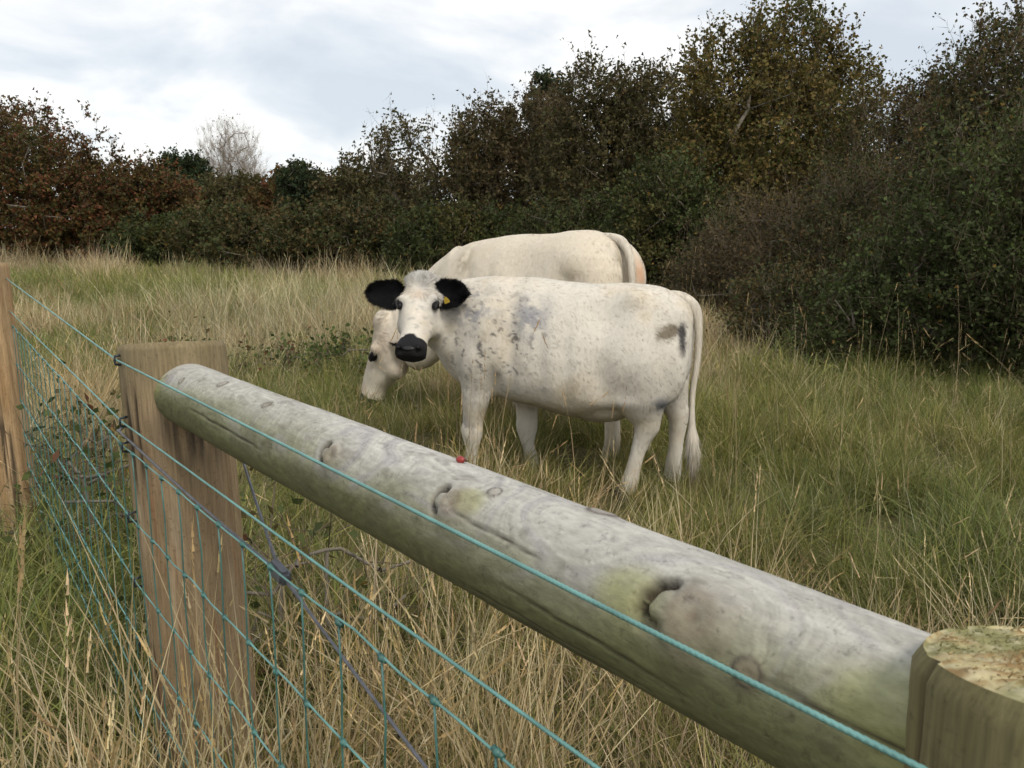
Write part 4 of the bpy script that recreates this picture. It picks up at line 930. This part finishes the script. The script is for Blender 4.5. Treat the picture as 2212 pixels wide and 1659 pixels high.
front_tail = [(-.45, 0, 1.09, .030), (-.56, .0, 1.082, .034), (-.635, .01, 1.03, .032), (-.662, .02, .92, .021), (-.662, .03, .75, .017), (-.645, .045, .58, .016), (-.648, .055, .42, .018), (-.655, .06, .33, .034), (-.665, .06, .22, .030), (-.672, .06, .15, .010)]
el_ = hp(M1, (.060, .112, .018)); er_ = hp(M1, (.055, -.104, .0))
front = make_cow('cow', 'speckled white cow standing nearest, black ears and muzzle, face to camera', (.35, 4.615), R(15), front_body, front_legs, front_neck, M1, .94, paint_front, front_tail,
   [(el_, (-.90, .38, .08), (.35, .9, .15), .205, .165, (.010, .010, .011)), (er_, (.97, .06, .08), (-.2, .9, .15), .205, .165, (.010, .010, .011))],
   [((-.34, .20, 1.09), (.07, .12, .05), .040), ((-.19, .28, .99), (.10, .2, .13), -.048), ((-.59, .14, 1.02), (.05, .08, .06), .020), ((-.19, .25, .68), (.06, .2, .13), -.036), ((.31, .28, .84), (.045, .3, .24), -.026), ((.45, .22, .90), (.09, .2, .18), .030), ((.53, .2, .72), (.08, .2, .09), .020), ((.40, .24, .60), (.04, .2, .09), -.030),
    ((-.37, .25, .76), (.13, .2, .16), .030), ((-.53, .2, .64), (.05, .2, .12), -.016), ((.14, .3, .80), (.03, .3, .25), -.008), ((.07, .3, .80), (.03, .3, .25), .007), ((.0, .3, .80), (.03, .3, .25), -.007), ((-.06, .3, .78), (.03, .3, .22), .007), ((-.1, .15, .46), (.22, .25, .10), .014), ((.66, .15, .92), (.05, .2, .16), -.020), ((-.26, .22, .545), (.10, .2, .04), .024)],
   60000, hooves=[(.592, .13), (.28, -.13), (-.318, .138), (-.54, -.135)],
   ear_tag=[(el_ + np.array([-.055, .070, -.024]), (-.85, .3, .35), (.35, .2, .9))],
   extra=[((-.16, .02, .50), (.20, .17, .10)), ((-.452, .148, .425), (.030, .028, .055)), ((-.60, -.14, .425), (.030, .028, .055))])

# --- grazing cow behind
M2 = head_matrix((1.00, .21, .715), (.40, .14, -.90), (.62, .74, .36))
SX = np.array([1.08, 1, 1, 1, 1])
rear_body = [(-.945, 1.20, .84, .205), (-.915, 1.30, .76, .245), (-.85, 1.375, .68, .275), (-.75, 1.415, .62, .295), (-.62, 1.435, .58, .315), (-.38, 1.408, .50, .34), (-.1, 1.402, .48, .345), (.12, 1.37, .52, .32), (.25, 1.35, .56, .29), (.38, 1.30, .60, .26), (.50, 1.20, .64, .22), (.58, 1.10, .70, .17), (.63, 1.0, .80, .10)]
rear_legs = [
 [(.34, .15, 1.0, .16, .08), (.36, .18, .80, .15, .09), (.28, .17, .6, .10, .075), (.225, .16, .42, .072, .062), (.215, .155, .36, .07, .062), (.20, .15, .25, .05, .047), (.19, .15, .1, .055, .052), (.20, .15, .02, .062, .056)],
 [(.30, -.15, 1.0, .16, .08), (.28, -.18, .80, .15, .09), (.16, -.17, .6, .10, .075), (.06, -.16, .42, .072, .062), (.04, -.155, .36, .07, .062), (.02, -.15, .25, .05, .047), (.0, -.15, .1, .055, .052), (.01, -.15, .02, .062, .056)],
 [(-.76, .16, 1.10, .22, .10), (-.82, .20, .90, .22, .115), (-.88, .19, .72, .16, .095), (-.98, .18, .56, .088, .064), (-1.03, .175, .47, .072, .058), (-1.045, .17, .33, .054, .048), (-1.05, .17, .15, .055, .05), (-1.045, .17, .09, .058, .053), (-1.03, .17, .02, .062, .056)],
 [(-.76, -.16, 1.10, .22, .10), (-.84, -.20, .90, .22, .115), (-.90, -.19, .72, .16, .095), (-1.0, -.18, .56, .088, .064), (-1.05, -.175, .47, .072, .058), (-1.06, -.17, .33, .054, .048), (-1.06, -.17, .15, .055, .05), (-1.055, -.17, .09, .058, .053), (-1.04, -.17, .02, .062, .056)]]
rear_neck = [(.32, 0, 1.02, .33, .23), (.54, .02, .93, .28, .19), (.70, .07, .77, .29, .17), (.82, .13, .645, .285, .16), (.92, .18, .56, .23, .145)]
rear_tail = [(-.70, 0, 1.39, .022), (-.83, 0, 1.385, .028), (-.912, 0, 1.35, .028), (-.965, .005, 1.24, .024), (-.975, .01, 1.05, .022), (-.945, .015, .85, .024), (-.94, .02, .65, .024), (-.94, .02, .5, .034), (-.94, .02, .38, .010)]
e2l = hp(M2, (.03, .088, -.05), 1.36); e2r = hp(M2, (.05, -.105, -.01), 1.36)
rear = make_cow('cow', 'big cream-white cow grazing behind, head down and tail hanging at its rump', (-.045, 5.90), R(42), [tuple(np.array(b_) * SX[:4]) for b_ in rear_body], rear_legs, rear_neck, M2, 1.36, paint_rear, [tuple(np.array(b_) * SX[:4]) for b_ in rear_tail],
   [(e2l, (-.97, .15, .12), (.2, .8, .5), .20, .14, (.02, .018, .017)), (e2r, (-.45, -.85, -.05), (.55, -.5, .5), .21, .14, (.02, .018, .017))],
   [((-.71, .30, 1.28), (.13, .2, .10), .032), ((-.38, .33, 1.20), (.14, .2, .15), -.035), ((-.10, .34, 1.05), (.05, .3, .2), -.014), ((.10, .34, 1.05), (.05, .3, .2), -.014), ((.30, .28, 1.05), (.10, .2, .2), .022),
    ((-1.03, 0, 1.10), (.12, .045, .20), -.05), ((-.63, .33, 1.0), (.18, .2, .2), .015)],
   52000, hooves=[(.20, .15), (.01, -.15), (-1.03, .17), (-1.04, -.17)], tail_tip=(.40, .33, .24), poll=.72, extra=[((-.82, -.095, 1.12), (.25, .185, .27)), ((-.80, .10, 1.10), (.25, .19, .28))])

# ------------------------------------------------------------------ grass
grassmat = mat_leaf('grass_blade', .35, .6, inst=True, spec=.2)
tufts = bpy.data.collections.new('grass_tufts')          # not linked: only the source of the scattered blades
G = {'green': np.array([(.212, .222, .060), (.165, .185, .050), (.270, .254, .084), (.126, .146, .043)]), 'straw': np.array([(.50, .435, .265), (.41, .34, .19), (.58, .515, .335), (.34, .28, .15)]), 'dead': np.array([(.23, .205, .115), (.18, .165, .09), (.28, .25, .15)])}
def tuft(blades, seed):
    """blades: list of (count, kind, len range, width, spread radius, lean, seedhead probability); returns V, F, colours"""
    rg = np.random.default_rng(seed); V = []; F = []; Cc = []; n0 = 0
    for (cnt, kind, L0, L1, wd, rad, lean, head) in blades:
        for _ in range(cnt):
            a = rg.uniform(0, 2 * math.pi); rr = rad * math.sqrt(rg.uniform()); p = np.array([math.cos(a) * rr, math.sin(a) * rr, -.02])
            L = rg.uniform(L0, L1); a2 = rg.uniform(0, 2 * math.pi); l = lean * rg.uniform(.2, 1.3); h = np.array([math.cos(a2), math.sin(a2), 0]); side = np.array([-h[1], h[0], 0]); ta = rg.uniform(-.8, .8); side = side * math.cos(ta) + h * math.sin(ta)
            nseg = 4; c = G[kind][rg.integers(len(G[kind]))] * rg.uniform(.75, 1.25); bend = rg.uniform(.3, 1.0)
            for i in range(nseg + 1):
                f = i / nseg; hor = l * L * (f * (1 - bend * .6) + bend * .9 * f * f); ver = L * f * math.sqrt(max(.1, 1 - (l * (.4 + bend * .6 * f)) ** 2)) * (1 - .25 * bend * l * f * f)
                q = p + h * hor + np.array([0, 0, ver]); wv = wd * (1 - f ** 2 * .9) * (.75 + .5 * min(1, f * 4) * .5)
                if i == nseg: V.append(q); Cc.append(c)
                else: V += [q - side * wv, q + side * wv]; Cc += [c, c]
            for i in range(nseg - 1):
                b0 = n0 + 2 * i; F += [(b0, b0 + 1, b0 + 3), (b0, b0 + 3, b0 + 2)]
            b0 = n0 + 2 * (nseg - 1); F.append((b0, b0 + 1, b0 + 2)); n0 = len(V)
            if rg.uniform() < head:      # seed head: chain of slivers round the tip
                tip = q; d = q - V[-2]; d /= np.linalg.norm(d); hl = rg.uniform(.05, .11); ch = c * np.array([1.1, 1.02, .92])
                for k in range(9):
                    o_ = tip + d * hl * (k / 9 - .55); ax = rg.normal(size=3); ax -= d * (ax @ d); ax /= np.linalg.norm(ax); pw = .0052 * (1 - abs(k / 9 - .45))
                    e_ = o_ + d * .020 + ax * pw; s_ = np.cross(d, ax) * .0018; V += [o_ - s_, o_ + s_, e_]; Cc += [ch * rg.uniform(.8, 1.2)] * 3; F.append((n0, n0 + 1, n0 + 2)); n0 = len(V)
    return np.array(V), np.array(F), np.array(Cc)
NV = 4
KINDS = [ # count, kind, length range, half width, spread, lean, seed head chance
 [(44, 'green', .12, .34, .0021, .10, .80, 0), (9, 'straw', .15, .38, .0015, .09, .7, 0), (7, 'dead', .08, .25, .0018, .10, 1.0, 0)],       # green sward
 [(30, 'green', .12, .36, .0021, .10, .80, 0), (20, 'straw', .18, .46, .0014, .09, .60, .08), (9, 'dead', .10, .3, .0018, .10, .95, 0)],     # mixed
 [(14, 'green', .12, .32, .0020, .09, .75, 0), (32, 'straw', .28, .62, .0015, .10, .42, .22), (8, 'dead', .15, .4, .0018, .10, .8, 0)],      # tall straw
 [(3, 'straw', .45, .74, .0014, .05, .40, 1.0), (2, 'straw', .35, .6, .0012, .05, .7, .6)],                                                   # lone stalks
 [(46, 'green', .16, .42, .0023, .10, .90, 0), (5, 'straw', .2, .4, .0014, .09, .6, .05), (4, 'dead', .1, .25, .0018, .1, 1.0, 0)]]         # lush green
MIXK = [[0, 0, 0, 0, 1, 4], [1, 1, 1, 1, 0, 2], [2, 2, 2, 2, 1], None, [4, 4, 4, 4, 0]]
def patch(name, kinds, lod, size, count, seed):
    """a square of turf: many tufts merged into one mesh"""
    rg = np.random.default_rng(seed); Vs = []; Fs = []; Cs = []; n0 = 0
    for q in range(count):
        V, F, Cc = BANK[lod][kinds[rg.integers(len(kinds))]][rg.integers(NV)]
        a = rg.uniform(0, 6.283); sc = rg.uniform(.55, 1.3); Rm = np.array(Matrix.Rotation(a, 3, 'Z')) @ np.array(Matrix.Rotation(rg.normal() * .22, 3, 'X')) @ np.array(Matrix.Rotation(rg.normal() * .22, 3, 'Y'))
        Vs.append(V @ Rm.T * sc + np.array([rg.uniform(-.55, .55) * size, rg.uniform(-.55, .55) * size, 0])); Fs.append(F + n0); Cs.append(Cc * rg.uniform(.8, 1.22) * np.array([rg.uniform(.92, 1.1), 1, rg.uniform(.9, 1.1)])); n0 += len(V)
    o = mesh_obj(name, np.vstack(Vs), np.vstack(Fs), grassmat, col=np.vstack(Cs), smooth=False); C.objects.unlink(o); tufts.objects.link(o)
BANK = [[[tuft(bl if not lod or k_ == 3 else [(max(2, int(c_[0] * .42)), c_[1], c_[2], c_[3], c_[4] * 1.9, c_[5] * 1.2, c_[6], c_[7]) for c_ in bl], 10 + k_ * 20 + q + lod * 200) for q in range(NV)] for k_, bl in enumerate(KINDS)] for lod in (0, 1)]
for lod in (0, 1):
    for k_ in range(5):
        for q in range(NV):
            if k_ == 3: patch('t%02d' % (lod * 5 * NV + k_ * NV + q), [3], lod, .02, 1, 400 + q)
            else: patch('t%02d' % (lod * 5 * NV + k_ * NV + q), MIXK[k_], lod, (.46, .80)[lod], (19, 30)[lod], 500 + k_ * 10 + q + lod * 100)

def sward(x, y):
    """0 = lush green ... 1 = tall straw"""
    q = np.stack([x * .55, y * .55, x * 0], 1); n1 = fbm(q, 4, 301); n2 = fbm(q * 2.7, 3, 302); n3 = fbm(q * .5, 3, 303)
    st = .27 + (n1 - .5) * 2.0 + (n2 - .5) * 1.0
    st += .80 * np.exp(-(((x + 2.9) / 2.4) ** 2 + ((y - 13.5) / 4.0) ** 2))
    st += .30 * sstep(y, 18, 25)                                                    # tall straw along the hedge foot
    d_f = (x - OP[0]) * FN[0] + (y - OP[1]) * FN[1]
    st += .12 * np.exp(-((d_f + .1) / .9) ** 2) * (y < 6)                              # rank grass along the fence
    st -= .30 * np.exp(-(((x - 2.5) / 2.0) ** 2 + ((y - 5) / 2.5) ** 2)) + .35 * np.exp(-(((x + 9) / 3.5) ** 2 + ((y - 20) / 6) ** 2))
    st -= .30 * np.exp(-(((x + .4) / 1.4) ** 2 + ((y - 5.3) / 1.2) ** 2))
    st -= .45 * np.exp(-(((x - .6) / 1.6) ** 2 + ((y - 4.2) / 1.2) ** 2)) + .12 * np.exp(-(((x - 2.5) / 2.0) ** 2 + ((y - 4.2) / 1.6) ** 2)) + .10 * (y < 4)
    return st, n1, n2, n3, d_f
def scatter():
    X = []; Y = []; S = []; L = []; K3 = []
    def grid(y0, y1, sp, scale, lod):
        w0 = .66 * y1 + 2.0; gx0 = np.arange(-w0, w0, sp); gy0 = np.arange(y0, y1, sp); x, y = np.meshgrid(gx0, gy0); x = x.ravel() + rng.uniform(-.35, .35, x.size) * sp; y = y.ravel() + rng.uniform(-.35, .35, y.size) * sp
        k = np.abs(x) < .66 * y + 2.0; X.append(x[k]); Y.append(y[k]); S.append(np.full(k.sum(), scale)); L.append(np.full(k.sum(), lod)); K3.append(np.zeros(k.sum(), bool))
    grid(.6, 8, .44, 1.0, 0); grid(8, 14, .72, 1.05, 1); grid(14, 25, 1.0, 1.35, 1); grid(25, 47, 1.5, 1.75, 1)
    for y0, y1, dens in ((.8, 3.5, 9), (3.5, 8, 9), (8, 16, 4.5), (16, 30, 1.4)):
        w0 = .66 * y1 + 2; n = int((y1 - y0) * 2 * w0 * dens); X.append(rng.uniform(-w0, w0, n)); Y.append(rng.uniform(y0, y1, n)); S.append(np.full(n, 1.0 + .01 * y0)); L.append(np.zeros(n)); K3.append(np.ones(n, bool))
    x, y, sm, lod, k3 = [np.concatenate(a) for a in (X, Y, S, L, K3)]; n = len(x); st, n1, n2, n3, d_f = sward(x, y)
    u = rng.uniform(-.12, .12, n) + st
    kind = np.where(k3, 3, np.where(u < .20, 4, np.where(u < .38, 0, np.where(u < .66, 1, 2))))
    scl = sm * (.66 + .62 * n2 + .10 * rng.normal(size=n).clip(-1.2, 1.5)) * (1 + .15 * (d_f > -.9) * (y < 5))
    low = (y > 3.6) & (y < 7.5) & (np.abs(x) < 5); scl = np.where(low & (kind != 2), scl * .80, scl)
    scl *= 1 - .30 * np.exp(-(((x - .75) / .6) ** 2 + ((y - 4.2) / .5) ** 2)); scl *= 1 + .30 * np.exp(-(((x + .25) / .35) ** 2 + ((y - 4.4) / .3) ** 2))
    scl = np.where(k3, sm * rng.uniform(.7, 1.15, n), scl)
    tint = np.ones((n, 3)) * (.74 + .62 * n3 + .18 * (rng.uniform(size=n) - .5))[:, None]
    tint[:, 0] *= 1 + (n1 - .5) * .3; tint[:, 2] *= 1 - (n2 - .5) * .25
    keep = np.hypot(x, y) > 1.2; pick = kind * NV + rng.integers(0, NV, n) + lod * 5 * NV
    return x[keep], y[keep], ground_z(x, y)[keep], pick[keep], scl[keep], tint[keep]
gx_, gy_, gz_, gi_, gs_, gt_ = scatter()
gme = bpy.data.meshes.new('grass'); gme.vertices.add(len(gx_)); gme.vertices.foreach_set('co', np.stack([gx_, gy_, gz_], 1).astype(np.float32).ravel())
def pattr(nm, ty, key, arr): a = gme.attributes.new(nm, ty, 'POINT'); a.data.foreach_set(key, np.ascontiguousarray(arr).ravel())
pattr('pick', 'INT', 'value', gi_.astype(np.int32)); pattr('scl', 'FLOAT', 'value', gs_.astype(np.float32)); pattr('tint', 'FLOAT_VECTOR', 'vector', gt_.astype(np.float32))
rot = np.stack([rng.normal(size=len(gx_)) * .06, rng.normal(size=len(gx_)) * .06, rng.uniform(0, 6.283, len(gx_))], 1); pattr('rot', 'FLOAT_VECTOR', 'vector', rot.astype(np.float32))
grass = bpy.data.objects.new('grass', gme); C.objects.link(grass); tag(grass, 'long rough meadow grass, green mixed with straw-coloured stalks', 'grass', kind='stuff')
ng = bpy.data.node_groups.new('scatter_tufts', 'GeometryNodeTree')
ng.interface.new_socket('Geometry', in_out='INPUT', socket_type='NodeSocketGeometry'); ng.interface.new_socket('Geometry', in_out='OUTPUT', socket_type='NodeSocketGeometry')
gi = N(ng, 'NodeGroupInput'); go = N(ng, 'NodeGroupOutput'); iop = N(ng, 'GeometryNodeInstanceOnPoints'); ci = N(ng, 'GeometryNodeCollectionInfo')
ci.inputs['Collection'].default_value = tufts; ci.inputs['Separate Children'].default_value = True; ci.inputs['Reset Children'].default_value = True
def na(nm, ty): n_ = N(ng, 'GeometryNodeInputNamedAttribute'); n_.data_type = ty; n_.inputs['Name'].default_value = nm; return n_
ng.links.new(gi.outputs[0], iop.inputs['Points']); ng.links.new(ci.outputs[0], iop.inputs['Instance']); iop.inputs['Pick Instance'].default_value = True
ng.links.new(na('pick', 'INT').outputs['Attribute'], iop.inputs['Instance Index'])
ng.links.new(na('scl', 'FLOAT').outputs['Attribute'], iop.inputs['Scale'])
e2r_ = N(ng, 'FunctionNodeEulerToRotation'); ng.links.new(na('rot', 'FLOAT_VECTOR').outputs['Attribute'], e2r_.inputs[0]); ng.links.new(e2r_.outputs[0], iop.inputs['Rotation'])
ng.links.new(iop.outputs[0], go.inputs[0])
md = grass.modifiers.new('tufts', 'NODES'); md.node_group = ng
print('grass tufts', len(gx_))
